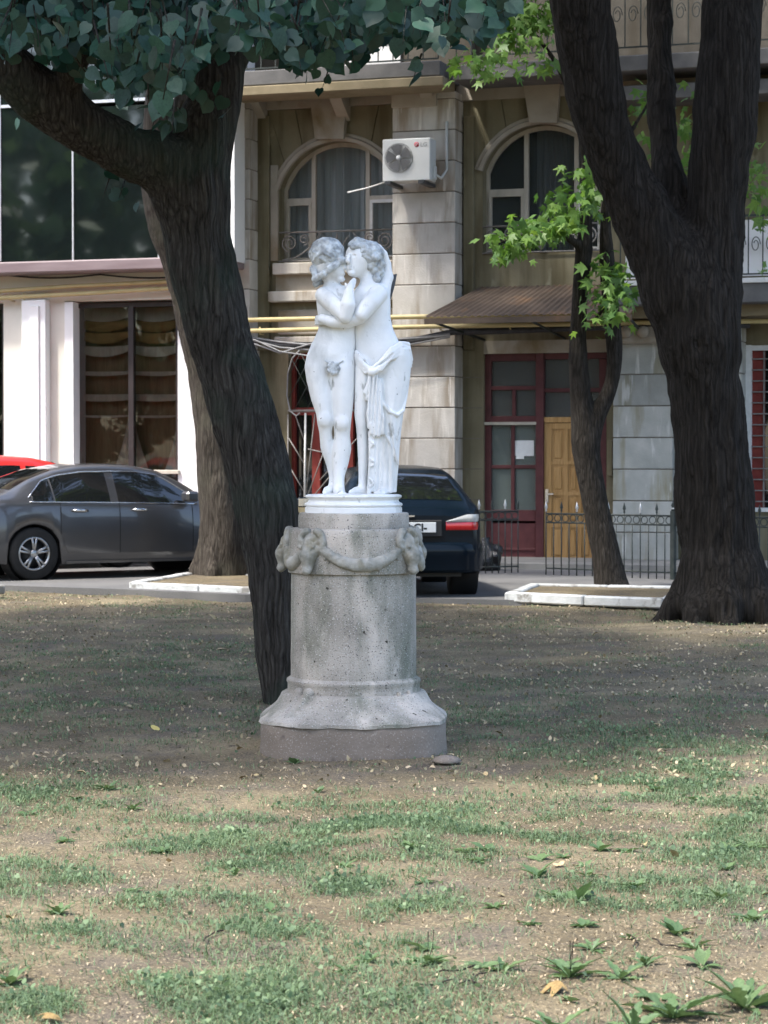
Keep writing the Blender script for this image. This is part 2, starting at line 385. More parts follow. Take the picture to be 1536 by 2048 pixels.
# ------------------------------------------------------------------ material library
m_soil = M('soil', [(.072, .056, .031), (.13, .103, .060), (.20, .163, .098)], scale=1.3, detail=9, rough=.95, bump=.9, bscale=24, ramp=(.32, .68), bdist=.03,
           stain=[((.26, .215, .132), .55, (1, 1, 1), .52, .72), ((.115, .094, .068), 1.9, (1, 1, 1), .50, .64), ((.075, .062, .045), 7, (1, 1, 1), .60, .70)], speck=[((.36, .29, .18), 90, .60, .68), ((.05, .04, .03), 60, .60, .68)])
m_asphalt = M('asphalt', [(.10, .10, .10), (.16, .155, .15)], scale=1.2, rough=.9, bump=.3, bscale=120, speck=[((.22, .22, .21), 200, .6, .7)])
m_pave = M('pavement', [(.20, .195, .18), (.3, .29, .265)], scale=2, rough=.9, bump=.2, bscale=60)
m_kerb = M('whitewash', [(.42, .43, .42), (.58, .59, .585)], scale=6, rough=.9, bump=.3, bscale=30, vary=True, stain=[((.22, .21, .19), 5, (1, 1, 1), .54, .64)])
m_bark = bark('linden_bark', (.016, .014, .012), (.052, .047, .041), (.125, .116, .102), 30, .06, (.035, .058, .042), .03)
m_bark2 = bark('old_bark', (.010, .0085, .007), (.027, .0235, .020), (.060, .053, .046), 22, .045, None, .05)
m_bark3 = bark('grey_bark', (.030, .025, .02), (.068, .058, .048), (.135, .118, .10), 26, .09, (.10, .095, .07), .025)
m_bark4 = bark('maple_bark', (.014, .012, .010), (.036, .031, .026), (.085, .078, .068), 30, .10, None, .02)
m_linden = M('linden_leaf', [(.014, .046, .032), (.029, .076, .052)], scale=8, rough=.5, spec=.45, island=.35, vary=True, trans=.22)
m_maple = M('maple_leaf', [(.075, .16, .035), (.135, .24, .06)], scale=8, rough=.5, spec=.4, island=.3, vary=True, trans=.4)
m_far = M('park_leaf', [(.035, .08, .035), (.09, .155, .06)], scale=2, rough=.6, island=.5, trans=.2)
m_grass = M('grass', [(.085, .14, .07), (.155, .22, .115)], scale=2, rough=.6, island=.4, trans=.25)
m_weed = M('weed_leaf', [(.07, .125, .05), (.11, .175, .075)], scale=14, rough=.5, island=.2, vary=True, trans=.2)
m_dry = M('dry_leaf', [(.24, .18, .09), (.42, .345, .19)], scale=5, rough=.8, island=.35, vary=True)
m_litter = M('litter', [(.20, .155, .095), (.40, .335, .22)], scale=5, rough=.9, island=.5)
m_flake = M('leaf_flake', [(.24, .195, .115), (.46, .39, .25)], scale=5, rough=.85, island=.45)
m_yellow = M('yellow_leaf', [(.55, .44, .12), (.66, .55, .2)], scale=30, rough=.7)
m_brown = M('brown_leaf', [(.18, .11, .045), (.34, .24, .09)], scale=12, rough=.7)
m_limew = M('limestone', [(.42, .395, .355), (.54, .51, .465)], scale=3, rough=.9, bump=.25, bscale=40, vary=True,
            stain=[((.27, .225, .17), 2.5, (1.6, 1.6, .25), .47, .68), ((.64, .61, .56), 4, (2, 2, .22), .58, .70)])
m_greyst = M('grey_render', [(.30, .31, .285), (.43, .43, .40)], scale=3, rough=.9, bump=.25, bscale=40, vary=True,
             stain=[((.24, .22, .14), 2.2, (1.8, 1.8, .25), .54, .72), ((.55, .55, .52), 5, (2, 2, .3), .60, .70)])
m_olive = M('ochre_wall', [(.165, .145, .09), (.245, .218, .145)], scale=1.6, rough=.95, bump=.25, bscale=45,
            stain=[((.095, .078, .04), 1.5, (2.0, 2.0, .22), .46, .68), ((.36, .34, .24), 3, (1, 1, .4), .62, .75)])
m_upper = M('dark_upper_wall', [(.06, .054, .043), (.12, .108, .088)], scale=1.6, rough=.95, bump=.25, bscale=45, stain=[((.06, .05, .035), 1.5, (2, 2, .3), .46, .68)])  # upper wall and pier shaft, darker than the walls below
m_beige = M('beige_trim', [(.30, .27, .22), (.40, .36, .305)], scale=2.5, rough=.9, bump=.2, bscale=40, stain=[((.22, .17, .10), 1.7, (1, 1, .6), .55, .72)])
m_ochre = M('ochre_edge', [(.20, .165, .10), (.27, .225, .145)], scale=4, rough=.9, bump=.15)
m_mortar = M('mortar', [(.13, .11, .09), (.2, .18, .15)], scale=8, rough=1)
m_slab = M('balcony_concrete', [(.10, .10, .10), (.17, .165, .16)], scale=3, rough=.95, bump=.2)
m_cream = M('cream_stucco', [(.66, .63, .55), (.74, .71, .63)], scale=2, rough=.85, bump=.05, bscale=80)
m_white = M('white_stucco', [(.78, .78, .78), (.84, .84, .84)], scale=2, rough=.8)
m_whitep = M('white_paint', [(.62, .62, .60), (.74, .74, .72)], scale=12, rough=.6)
m_creamp = M('cream_wood', [(.40, .37, .31), (.52, .48, .41)], scale=10, rough=.7, stretch=(1, 1, .3))
m_brownf = M('brown_aluminium', [(.028, .022, .022), (.04, .033, .033)], scale=5, rough=.4)
m_fascia = M('maroon_fascia', [(.17, .125, .13), (.24, .19, .195)], scale=3, rough=.45, stretch=(.4, 1, 3))
m_maroon = M('maroon_paint', [(.072, .018, .02), (.11, .032, .034)], scale=7, rough=.55, bump=.1)
m_redlat = M('red_paint', [(.16, .02, .015), (.22, .035, .025)], scale=7, rough=.6)
m_pine = M('varnished_pine', [(.34, .185, .065), (.45, .265, .10), (.52, .32, .14)], scale=7, rough=.38, stretch=(6, 6, .35), coat=.2)
m_tin = M('rusty_tin', [(.085, .062, .045), (.14, .10, .072)], scale=3, rough=.75, stain=[((.19, .11, .06), 2.5, (1, 1, 1), .55, .7)])
m_gas = M('yellow_gas_paint', [(.43, .35, .16), (.54, .45, .23)], scale=5, rough=.5)
m_cable = M('cable_rubber', [(.02, .02, .022), (.05, .05, .055)], scale=9, rough=.6)
m_cableg = M('grey_cable', [(.16, .16, .165), (.28, .28, .285)], scale=9, rough=.6)
m_iron = M('fence_paint', [(.022, .03, .028), (.05, .058, .052)], scale=12, rough=.5)
m_ironl = M('rail_grey', [(.16, .15, .14), (.26, .245, .23)], scale=12, rough=.6)
m_silver = M('silver_paint', [(.55, .55, .55), (.7, .7, .7)], scale=12, rough=.35, metal=.6)
m_acw = M('ac_casing', [(.60, .61, .59), (.68, .69, .67)], scale=3, rough=.45)
m_acd = M('ac_dark', [(.04, .042, .045), (.07, .072, .075)], scale=6, rough=.5)
m_acg = M('ac_grille', [(.17, .17, .17), (.22, .22, .22)], scale=6, rough=.5)
m_logor = M('logo_red', [(.55, .02, .06)], rough=.4)
m_logog = M('logo_grey', [(.28, .28, .29)], rough=.4)
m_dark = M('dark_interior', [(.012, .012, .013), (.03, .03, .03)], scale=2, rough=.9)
m_curt = M('blue_grey_curtain', [(.42, .47, .49), (.56, .61, .63)], scale=3, rough=.9, stretch=(4, 4, .3))
m_curtd = M('grey_curtain', [(.10, .105, .11), (.16, .165, .17)], scale=3, rough=.9, stretch=(4, 4, .3))
m_curtg = M('gold_drape', [(.22, .15, .085), (.32, .225, .13)], scale=6, rough=.8, stretch=(6, 6, .4))
m_curtg2 = M('gold_drape_band', [(.30, .19, .065), (.40, .27, .10)], scale=6, rough=.7, stretch=(.6, 1, 3))
m_curtc = M('cream_drape', [(.48, .45, .37), (.6, .57, .48)], scale=8, rough=.85, stretch=(5, 5, .3))
m_pane = dusty('window_glass', (.10, .12, .125), .62, .12)
m_dusty = dusty('dusty_glass', (.11, .12, .12), .45)
m_milky = dusty('milky_glass', (.17, .21, .20), .35)
m_shopg = glass('shop_glass', (.75, .75, .73), .015)
m_mirrorg = M('curtain_wall_glass', [(.006, .009, .009), (.009, .013, .013)], scale=1, rough=.035, spec=1.0, coat=.6)
m_carglass = M('tinted_car_glass', [(.006, .007, .008), (.01, .011, .012)], scale=1, rough=.03, spec=.9, coat=.5)
m_tyre = M('tyre_rubber', [(.012, .012, .012), (.022, .022, .022)], scale=8, rough=.85)
m_rim = M('alloy_rim', [(.38, .39, .40), (.48, .49, .5)], scale=6, rough=.3, metal=.9)
m_chrome = M('chrome', [(.75, .75, .76)], rough=.12, metal=1)
m_greycar = M('grey_car_paint', [(.085, .085, .09), (.10, .10, .104)], scale=2, rough=.36, metal=.75, coat=.9)
m_bluecar = M('dark_blue_paint', [(.003, .007, .012), (.005, .010, .018)], scale=2, rough=.22, spec=.12, coat=.12)
m_redcar = M('red_car_paint', [(.55, .025, .02), (.6, .035, .03)], scale=2, rough=.3, coat=.8)
m_blackp = M('black_plastic', [(.012, .012, .013), (.02, .02, .021)], scale=6, rough=.5)
m_plate = M('plate_white', [(.62, .64, .66), (.7, .72, .74)], scale=9, rough=.4)
m_ink = M('plate_ink', [(.012, .012, .012)], rough=.6)
m_tailr = M('tail_red', [(.42, .008, .012), (.5, .015, .02)], scale=30, rough=.15, coat=.8)
m_tailw = M('tail_clear', [(.45, .44, .42), (.6, .59, .57)], scale=30, rough=.15, coat=.8)
m_bag = M('black_bag_film', [(.01, .01, .011)], rough=.2, bump=.8, bscale=9, spec=.6, bdist=.05)
m_paper = M('paper', [(.70, .72, .72), (.8, .82, .82)], scale=14, rough=.9)
m_statue = M('white_statue_paint', [(.74, .755, .755), (.84, .85, .845)], scale=9, detail=8, rough=.55, bump=.12, bscale=60, ramp=(.25, .6),
             stain=[((.36, .37, .35), 16, (1, 1, .5), .63, .73), ((.50, .515, .50), 5, (1, 1, .3), .54, .70)], speck=[((.12, .11, .10), 45, .735, .75)])
m_hair = M('weathered_statue_paint', [(.30, .32, .33), (.62, .66, .68)], scale=22, detail=8, rough=.7, bump=.5, bscale=55, ramp=(.38, .60))
m_conc = M('pebble_concrete', [(.225, .21, .18), (.36, .335, .295), (.45, .42, .375)], scale=4, detail=9, rough=.95, bump=.7, bscale=120, bdist=.01,
           stain=[((.18, .19, .15), 3.0, (1.6, 1.6, .4), .46, .66), ((.56, .51, .45), 3.4, (1.2, 1.2, .5), .52, .66)],
           speck=[((.56, .56, .54), 150, .62, .68), ((.10, .10, .095), 120, .62, .68), ((.05, .045, .035), 20, .70, .74)])
m_rams = M('weathered_cement', [(.17, .175, .15), (.32, .315, .28), (.42, .41, .37)], scale=11, detail=8, rough=.95, bump=.5, bscale=70, bdist=.012,
           stain=[((.17, .15, .085), 6, (1, 1, .5), .56, .7), ((.52, .52, .49), 8, (1, 1, 1), .62, .72)])
m_base = M('patched_render', [(.17, .142, .115), (.235, .20, .168)], scale=3, detail=9, rough=.95, bump=.5, bscale=50, bdist=.012,
           speck=[((.33, .30, .27), 120, .6, .68), ((.10, .08, .07), 10, .66, .74)])

# ------------------------------------------------------------------ ground, road, pavement
def lawn_h(x, y): 
    P = np.stack([np.asarray(x) * .55, np.asarray(y) * .55, np.zeros_like(np.asarray(x, float))], -1).reshape(-1, 3)
    h = (fbm(P, 3, 5) - .5) * .09
    P2 = P * 9; h = h + (vnoise(P2, 9) - .5) * .018
    return h.reshape(np.shape(x))
xs = np.concatenate([[-300, -80, -30, -14], np.arange(-8, 8.01, .10), [14, 30, 80, 300]]); ys = np.concatenate([[-300, -80, -20, 0], np.arange(4.5, 28.01, .10), [32, 45, 90, 300]])
GX, GY = np.meshgrid(xs, ys); GZ = lawn_h(GX, GY) - .01
inn = (np.abs(GX) < 9) & (GY > 4) & (GY < 29); GZ = np.where(inn, GZ, -.04)
nx, ny = len(xs), len(ys); ii = np.arange(nx * ny).reshape(ny, nx)
Q = np.stack([ii[:-1, :-1], ii[:-1, 1:], ii[1:, 1:], ii[1:, :-1]], -1).reshape(-1, 4)
lawn = link('lawn', np_mesh('lawn', np.stack([GX, GY, GZ], -1).reshape(-1, 3), [Q], m_soil, True)); tag(lawn, kind='structure')
EDGE = [Vector((-60, 62, 0)), Vector((-14, 33.4, 0)), ground(0, 1180), ground(250, 1188), ground(490, 1199), ground(835, 1206), ground(1100, 1212), ground(1310, 1220), ground(1536, 1236), Vector((14, 17.6, 0)), Vector((60, -6, 0))]
def road_mesh(z, th):
    mb = MB(); n = len(EDGE); far = [p + FYU * 90 for p in EDGE]
    top = [(p.x, p.y, z) for p in EDGE]; tf = [(p.x, p.y, z) for p in far]; bot = [(p.x, p.y, z - th) for p in EDGE]
    mb.add(top + tf, [(i, i + 1, n + i + 1, n + i) for i in range(n - 1)]); mb.add(top + bot, [(i, n + i, n + i + 1, i + 1) for i in range(n - 1)]); return mb
ROADZ = .055
tag(road_mesh(ROADZ, .14).build('road', m_asphalt), kind='structure')
house = empty('apartment_house', FO, -YAW, 'old ochre apartment house with stone piers, arched windows and a balcony', 'building')
shop = empty('shop_building', FO, -YAW, 'white and cream shop building with a dark mirrored glass upper storey', 'building')
pv = MB().box(-14, 14, -1.55, 3, .0, .13, .0); pvo = pv.build('pavement', m_pave, None, FO, (0, 0, -YAW)); tag(pvo, kind='structure')

# ------------------------------------------------------------------ apartment house
RY = .42                                   # how far the bays lie behind the pier faces
def bx(parent, name, mat, px0, px1, py0, py1, y0, y1, ch=0.0):
    um = (px0 + px1) / 2
    x0, x1 = fu(px0, y0), fu(px1, y0); z1, z0 = fz(um, py0, y0), fz(um, py1, y0)
    return MB().box(x0, x1, y0, y1, z0, z1, ch).build(name, mat, parent)
COURSE = .447; Z0C = fz(848, 938)          # a measured joint on the middle pier
def pier(px0, px1, zlo, zhi, mat, splits=()):
    x0, x1 = fu(px0), fu(px1); g = .007
    MB().box(x0 + .012, x1 - .012, .014, RY + .25, zlo, zhi).build('pier_core', m_mortar, house)
    k0 = math.floor((zlo - Z0C) / COURSE)
    for k in range(k0, k0 + 40):
        a, b = max(Z0C + k * COURSE + g, zlo), min(Z0C + (k + 1) * COURSE - g, zhi)
        if b - a < .06: continue
        cuts = [x0] + ([x0 + (x1 - x0) * (.46 if k % 2 else .62)] if (k % 9 == 4 and splits) else []) + [x1]
        for i in range(len(cuts) - 1):
            l = cuts[i] + (0 if i == 0 else .005); r = cuts[i + 1] - (0 if i == len(cuts) - 2 else .005)
            d = random.uniform(0, .006)
            w = MB().box(-(r - l) / 2, (r - l) / 2, d - .004, RY + .24, -(b - a) / 2, (b - a) / 2, .007)
            w.build('stone_block', mat, house, ((l + r) / 2, 0, (a + b) / 2))
ZT = 10.2
pier(468, 500, .13, fz(484, 190), m_limew); pier(785, 910, .13, fz(848, 185), m_limew, (1,)); 
pier(1226, 1345, .13, fz(1285, 686), m_greyst); pier(1470, 1482, .13, fz(1476, 640), m_greyst)
# wall with arched openings -------------------------------------------------
def arch_pts(x0, x1, spring, rise, n=18):
    w = (x1 - x0) / 2; cx = (x0 + x1) / 2; rad = (w * w + rise * rise) / (2 * rise); a0 = math.asin(min(1, w / rad))
    return [(cx + rad * math.sin(-a0 + 2 * a0 * i / n), spring + rise - rad + rad * math.cos(-a0 + 2 * a0 * i / n)) for i in range(n + 1)]
def wall_bay(name, x0, x1, z0, z1, op, y, th, mat):
    """op: (ox0, ox1, sill, spring, rise)"""
    mb = MB(); ox0, ox1, sill, spring, rise = op; A = arch_pts(ox0, ox1, spring, rise)
    def q(a, b, c, d): mb.add([(a[0], y, a[1]), (b[0], y, b[1]), (c[0], y, c[1]), (d[0], y, d[1])], [(0, 1, 2, 3)])
    q((x0, z0), (ox0, z0), (ox0, z1), (x0, z1)); q((ox1, z0), (x1, z0), (x1, z1), (ox1, z1)); q((ox0, z0), (ox1, z0), (ox1, sill), (ox0, sill))
    for i in range(len(A) - 1): q(A[i], A[i + 1], (A[i + 1][0], z1), (A[i][0], z1))
    rim = [(ox0, sill)] + A + [(ox1, sill)]
    for i in range(len(rim)):
        a, b = rim[i], rim[(i + 1) % len(rim)]; mb.add([(a[0], y, a[1]), (b[0], y, b[1]), (b[0], y + th, b[1]), (a[0], y + th, a[1])], [(0, 1, 2, 3)])
    return mb.build(name, mat, house)
# bay 1 upper window
W1 = (fu(560, RY), fu(792, RY), fz(675, 522, RY), fz(675, 372, RY), fz(675, 282, RY) - fz(675, 372, RY))
ZF1 = fz(675, 640, RY)
wall_bay('wall', fu(500), fu(785), ZF1, fz(675, 160, RY), W1, RY, .3, m_olive)
W2 = (fu(965, RY), fu(1200, RY), fz(1080, 505, RY), fz(1080, 335, RY), fz(1080, 248, RY) - fz(1080, 335, RY))
wall_bay('wall', fu(910), fu(1226), fz(1080, 700, RY), fz(1080, 160, RY), W2, RY, .3, m_olive)
# wall above storeys and lower right parts
MB().box(fu(468), fu(1700), RY + .05, RY + .5, fz(675, 160, RY), ZT).build('wall', m_upper, house); bx(house, 'pier_shaft', m_upper, 868, 944, -250, 150, RY - .1, RY + .06, .01)
MB().box(fu(1226) + .001, fu(1700), RY, RY + .4, fz(1300, 640, RY), fz(1080, 160, RY)).build('wall', m_olive, house)
for (a, b) in ((1226, 1482), ):
    MB().box(fu(a), fu(b), RY + .03, RY + .4, .13, fz(1300, 640, RY)).build('wall', m_olive, house)
bx(house, 'wall', m_olive, 908, 967, 702, 1142, RY - .02, RY + .3); bx(house, 'wall', m_olive, 1213, 1232, 702, 1142, RY - .02, RY + .3)
bx(house, 'wall', m_beige, 967, 1213, 680, 706, RY - .03, RY + .3); bx(house, 'door_step', m_pave, 955, 1235, 1127, 1142, RY - .35, RY + .3)
# grooved courses on the recessed olive strips
for k in range(0, 14):
    z = Z0C + (k - 2) * COURSE
    if .2 < z < fz(938, 702, RY): MB().box(fu(910), fu(966, RY), RY - .026, RY - .021, z - .006, z + .006).build('joint_line', m_mortar, house)
# inner pilasters in bay 1 and bay 2
bx(house, 'pilaster', m_olive, 512, 538, 232, 700, RY - .09, RY + .1, .008); bx(house, 'pilaster', m_beige, 541, 556, 330, 522, RY - .05, RY + .1, .006)
bx(house, 'pilaster', m_olive, 926, 946, 232, 700, RY - .08, RY + .1, .008)
def voussoirs(W, px_l, px_r, py_top, keypx, keytop):
    ox0, ox1, sill, spring, rise = W; A = arch_pts(ox0, ox1, spring, rise, 40)
    w = (ox1 - ox0) / 2; cx = (ox0 + ox1) / 2; rad = (w * w + rise * rise) / (2 * rise); cz = spring + rise - rad
    # archivolt
    a0 = math.asin(w / rad); mb = MB(); P = []
    for i in range(41):
        t = -a0 * 1.02 + 2.04 * a0 * i / 40; s, c = math.sin(t), math.cos(t)
        P.append([(cx + r * s, yy, cz + r * c) for r, yy in ((rad - .004, RY + .02), (rad - .004, RY - .05), (rad + .05, RY - .06), (rad + .07, RY - .03), (rad + .115, RY - .03), (rad + .115, RY + .02))])
    mb.grid(P, False).build('archivolt', m_beige, house)
    zt = fz((px_l + px_r) / 2, py_top, RY); xl, xr = fu(px_l, RY), fu(px_r, RY)
    angs = np.linspace(-a0 * .98, a0 * .98, 8); kw = .15
    for i in range(7):
        t0, t1 = angs[i] + .006, angs[i + 1] - .006
        if abs((t0 + t1) / 2) < kw * .6: continue
        r0 = rad + .122; p = [(cx + r0 * math.sin(t0), cz + r0 * math.cos(t0)), (cx + r0 * math.sin((t0 + t1) / 2), cz + r0 * math.cos((t0 + t1) / 2)), (cx + r0 * math.sin(t1), cz + r0 * math.cos(t1))]
        for t in (t1, t0):
            x = cx + (zt - cz) * math.tan(t * .8); x = min(max(x, xl), xr); p.append((x, zt))
        MB().prism(p, RY - .022, RY + .03).build('voussoir', m_olive, house)
    k = [(fu(x, RY), fz(x, y, RY)) for x, y in keypx]; MB().prism(k[::-1], RY - .13, RY + .05).build('keystone', m_beige, house)
voussoirs(W1, 540, 784, 216, [(624, 181), (700, 181), (692, 280), (636, 280)], 181)
voussoirs(W2, 940, 1222, 190, [(1046, 150), (1124, 150), (1116, 248), (1062, 248)], 150)
# frieze band, cornice and balcony
bx(house, 'frieze_band', m_beige, 500, 786, 178, 214, RY - .07, RY + .1, .006); bx(house, 'frieze_band', m_beige, 911, 1470, 150, 188, RY - .07, RY + .1, .006)
bx(house, 'capital', m_beige, 464, 506, 180, 206, -.05, RY + .2, .01); bx(house, 'capital', m_beige, 782, 872, 168, 214, -.04, RY + .2, .01)
bal = bx(house, 'balcony', m_slab, 460, 880, 132, 162, -.62, RY + .1, .012)
MB().box(fu(455, -.66), fu(886, -.66), -.66, -.05, fz(670, 182, -.66), fz(670, 163, -.66), .012).build('moulding', m_ochre, bal)
for px in (500, 668, 850):
    x = fu(px, -.1); z1 = fz(px, 183, -.1)
    MB().prism([(0, 0), (.0, -.36), (.1, -.36), (.5, -.1), (.55, 0)], -.09, .09).build('console', m_beige, bal, (x, RY + .05, z1 - .003), (0, 0, -R(90)))
def railing(parent, x0, x1, y, z0, z1, mat, n, curl=True, bar='baluster'):
    MB().box(x0, x1, y - .02, y + .02, z1 - .03, z1).build('top_rail', mat, parent); MB().box(x0, x1, y - .015, y + .015, z0, z0 + .02).build('bottom_rail', mat, parent)
    for i in range(n + 1):
        x = x0 + (x1 - x0) * i / n; b = MB().box(x - .008, x + .008, y - .008, y + .008, z0 + .02, z1 - .03)
        if curl and i < n:
            c = x + (x1 - x0) / n / 2; r = (x1 - x0) / n * .32
            b.tube([(c + r * math.cos(t) * (1 - t / 15), y, (z0 + z1) / 2 + r * 1.8 * math.sin(t) * (1 - t / 15)) for t in np.linspace(0, 9, 26)], .007, 5)
        b.build(bar, mat, parent)
zb = fz(670, 132, -.6)
railing(bal, fu(466, -.58), fu(876, -.58), -.58, zb + .02, zb + .98, m_iron, 14)
bal2 = bx(house, 'balcony', m_slab, 905, 1700, 108, 140, -.45, RY + .1, .012)
railing(bal2, fu(912, -.42), fu(1600, -.42), -.42, fz(1100, 108, -.42) + .02, fz(1100, 108, -.42) + .95, m_iron, 22)
# french door behind the upper balcony, bright sheets behind the railing
for px0, px1 in ((560, 640), (690, 800)):
    o = bx(house, 'balcony_window', m_whitep, px0, px1, -120, 132, RY - .0, RY + .045)
    bx(o, 'pane', m_carglass, px0 + 12, px1 - 12, -110, 90, RY - .012, RY - .002)
# lower storey of bay 1: string courses, panel, grille window
bx(house, 'sill', m_limew, 545, 784, 523, 546, RY - .16, RY + .2, .012); bx(house, 'wall', m_beige, 552, 783, 546, 580, RY - .05, RY + .2)
bx(house, 'string_course', m_limew, 536, 784, 580, 601, RY - .17, RY + .2, .012); bx(house, 'wall', m_olive, 501, 784, 640, 704, RY - .012, RY + .3)
bx(house, 'string_course', m_limew, 548, 784, 672, 686, RY - .1, RY + .2, .01); bx(house, 'panel', m_beige, 556, 784, 618, 668, RY - .05, RY + .1, .015)
bx(house, 'wall', m_olive, 500, 577, 704, 1142, RY - .012, RY + .3); bx(house, 'wall', m_olive, 770, 786, 704, 1142, RY - .012, RY + .3); bx(house, 'wall', m_olive, 577, 770, 1012, 1142, RY - .012, RY + .3)
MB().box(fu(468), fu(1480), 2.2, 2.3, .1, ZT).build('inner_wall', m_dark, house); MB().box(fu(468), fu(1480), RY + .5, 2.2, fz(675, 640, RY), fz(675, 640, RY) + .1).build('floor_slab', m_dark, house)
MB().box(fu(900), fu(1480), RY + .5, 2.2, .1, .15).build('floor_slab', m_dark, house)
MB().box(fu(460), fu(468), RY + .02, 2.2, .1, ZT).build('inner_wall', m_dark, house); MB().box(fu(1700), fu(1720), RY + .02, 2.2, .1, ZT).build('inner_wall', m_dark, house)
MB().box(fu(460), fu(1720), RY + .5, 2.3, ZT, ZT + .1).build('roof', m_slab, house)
# arched window with frame, panes, curtains
def arched_window(W, mull, trans_px, px_c, curtain=True, open_px=None):
    ox0, ox1, sill, spring, rise = W; yw = RY + .2
    win = empty('window'); win.parent = house
    A = arch_pts(ox0, ox1, spring, rise, 24); fr = MB(); rim = [(ox0, sill)] + A + [(ox1, sill)]; cxm, czm = (ox0 + ox1) / 2, (sill + spring) / 2
    P = []
    for x, z in rim + [rim[0]]:
        dx, dz = cxm - x, czm - z; s = .06 / max(1e-6, math.hypot(dx, dz)); inn_ = (x + dx * s, z + dz * s)
        P.append([(x, yw + .06, z), (x, yw, z), (inn_[0], yw, inn_[1]), (inn_[0], yw + .06, inn_[1])])
    fr.grid(P, False).build('frame', m_creamp, win)
    ztr = fz(px_c, trans_px, yw); xm = [fu(p, yw) for p in mull]
    def ztop(x):
        xs_ = [a[0] for a in A]; zs_ = [a[1] for a in A]; return float(np.interp(x, xs_, zs_))
    for x in xm: MB().box(x - .032, x + .032, yw - .012, yw + .06, sill + .03, ztop(x) - .02).build('mullion', m_creamp, win)
    MB().box(ox0 + .03, xm[0] - .033, yw - .006, yw + .06, ztr - .03, ztr + .03).build('transom', m_creamp, win); MB().box(xm[1] + .033, ox1 - .03, yw - .006, yw + .06, ztr - .03, ztr + .03).build('transom', m_creamp, win)
    for (a, b) in ((ox0 + .04, xm[0] - .033), (xm[1] + .033, ox1 - .04)):    # casements below the transom
        mb = MB()
        for (l, r, lo, hi) in ((a, b, ztr - .08, ztr - .032), (a, b, sill + .02, sill + .08), (a, a + .045, sill + .08, ztr - .08), (b - .045, b, sill + .08, ztr - .08)): mb.box(l, r, yw - .02, yw + .03, lo, hi)
        mb.build('sash', m_whitep if a > cxm else m_creamp, win)
    cols = [ox0 + .01] + xm + [ox1 - .01]
    for i in range(3):
        l, r = cols[i], cols[i + 1]; n = 8; top = [(l + (r - l) * j / n, ztop(l + (r - l) * j / n)) for j in range(n + 1)]
        MB().add([(l, yw + .035, sill)] + [(r, yw + .035, sill)] + [(x, yw + .035, z) for x, z in top[::-1]], [tuple(range(n + 3))]).build('pane', m_pane, win)
    if curtain:
        P = []; l, r = (xm[0] - .55, xm[1] + .45) if curtain is True else (xm[0] + .1, xm[1] + .3)
        for j in range(90):
            x = l + (r - l) * j / 89; y = yw + .22 + .03 * math.sin(j * .9) + .02 * math.sin(j * 2.3 + 1)
            if .52 < j / 89 < .60: y += .12
            P.append([(x, y, sill - .1), (x, y + .01 * math.sin(j), (sill + spring) / 2), (x, y, spring + rise + .1)])
        MB().grid(P).build('curtain', m_curt if curtain is True else m_curtd, win)
    return win
arched_window(W1, (628, 736), 398, 675, True); arched_window(W2, (1052, 1152), 380, 1080, 2)
# balconette railing with scrolls
def balconette(W, py0, py1, px_c):
    ox0, ox1, sill = W[:3]; yr = RY - .03; z1, z0 = fz(px_c, py0, yr), fz(px_c, py1, yr)
    o = empty('window_railing'); o.parent = house; h = z1 - z0; cx = (ox0 + ox1) / 2
    MB().tube([(ox0, yr, z1), (ox1, yr, z1)], .013, 6).build('top_rail', m_ironl, o); MB().tube([(ox0, yr, z0 + .01), (ox1, yr, z0 + .01)], .011, 6).build('bottom_rail', m_ironl, o)
    for sx in (-1, 1):
        def sp(c, r0, turns, st, dirn): return [(c[0] + sx * dirn * (r0 * (1 - .75 * t)) * math.cos(st + turns * 2 * math.pi * t), yr, c[1] + (r0 * (1 - .75 * t)) * math.sin(st + turns * 2 * math.pi * t)) for t in np.linspace(0, 1, 40)]
        e = ox0 if sx < 0 else ox1
        MB().tube(sp((e - sx * .17, z1 - .16), .13, 1.9, -1.6, 1), .011, 6).build('scroll', m_ironl, o)
        MB().tube(sp((e - sx * .40, z1 - .11), .085, 1.7, -1.6, -1), .010, 6).build('scroll', m_ironl, o)
        MB().tube([(e - sx * (.05 + .62 * t), yr, z0 + .03 + (h - .05) * t ** 2.2) for t in np.linspace(0, 1, 14)], .010, 6).build('scroll', m_ironl, o)
        MB().tube([(cx + sx * (.02 + .20 * t), yr, z0 + .05 + (h - .12) * math.sin(t * 1.5)) for t in np.linspace(0, 1, 10)], [.02 * (1 - .7 * t) for t in np.linspace(0, 1, 10)], 6).build('leaf_ornament', m_ironl, o)
    MB().tube([(cx, yr, z0 + .02), (cx, yr, z0 + h * .6), (cx, yr, z1 - .03)], [.012, .035, .006], 6).build('leaf_ornament', m_ironl, o)
balconette(W1, 462, 521, 675); balconette(W2, 450, 505, 1080)
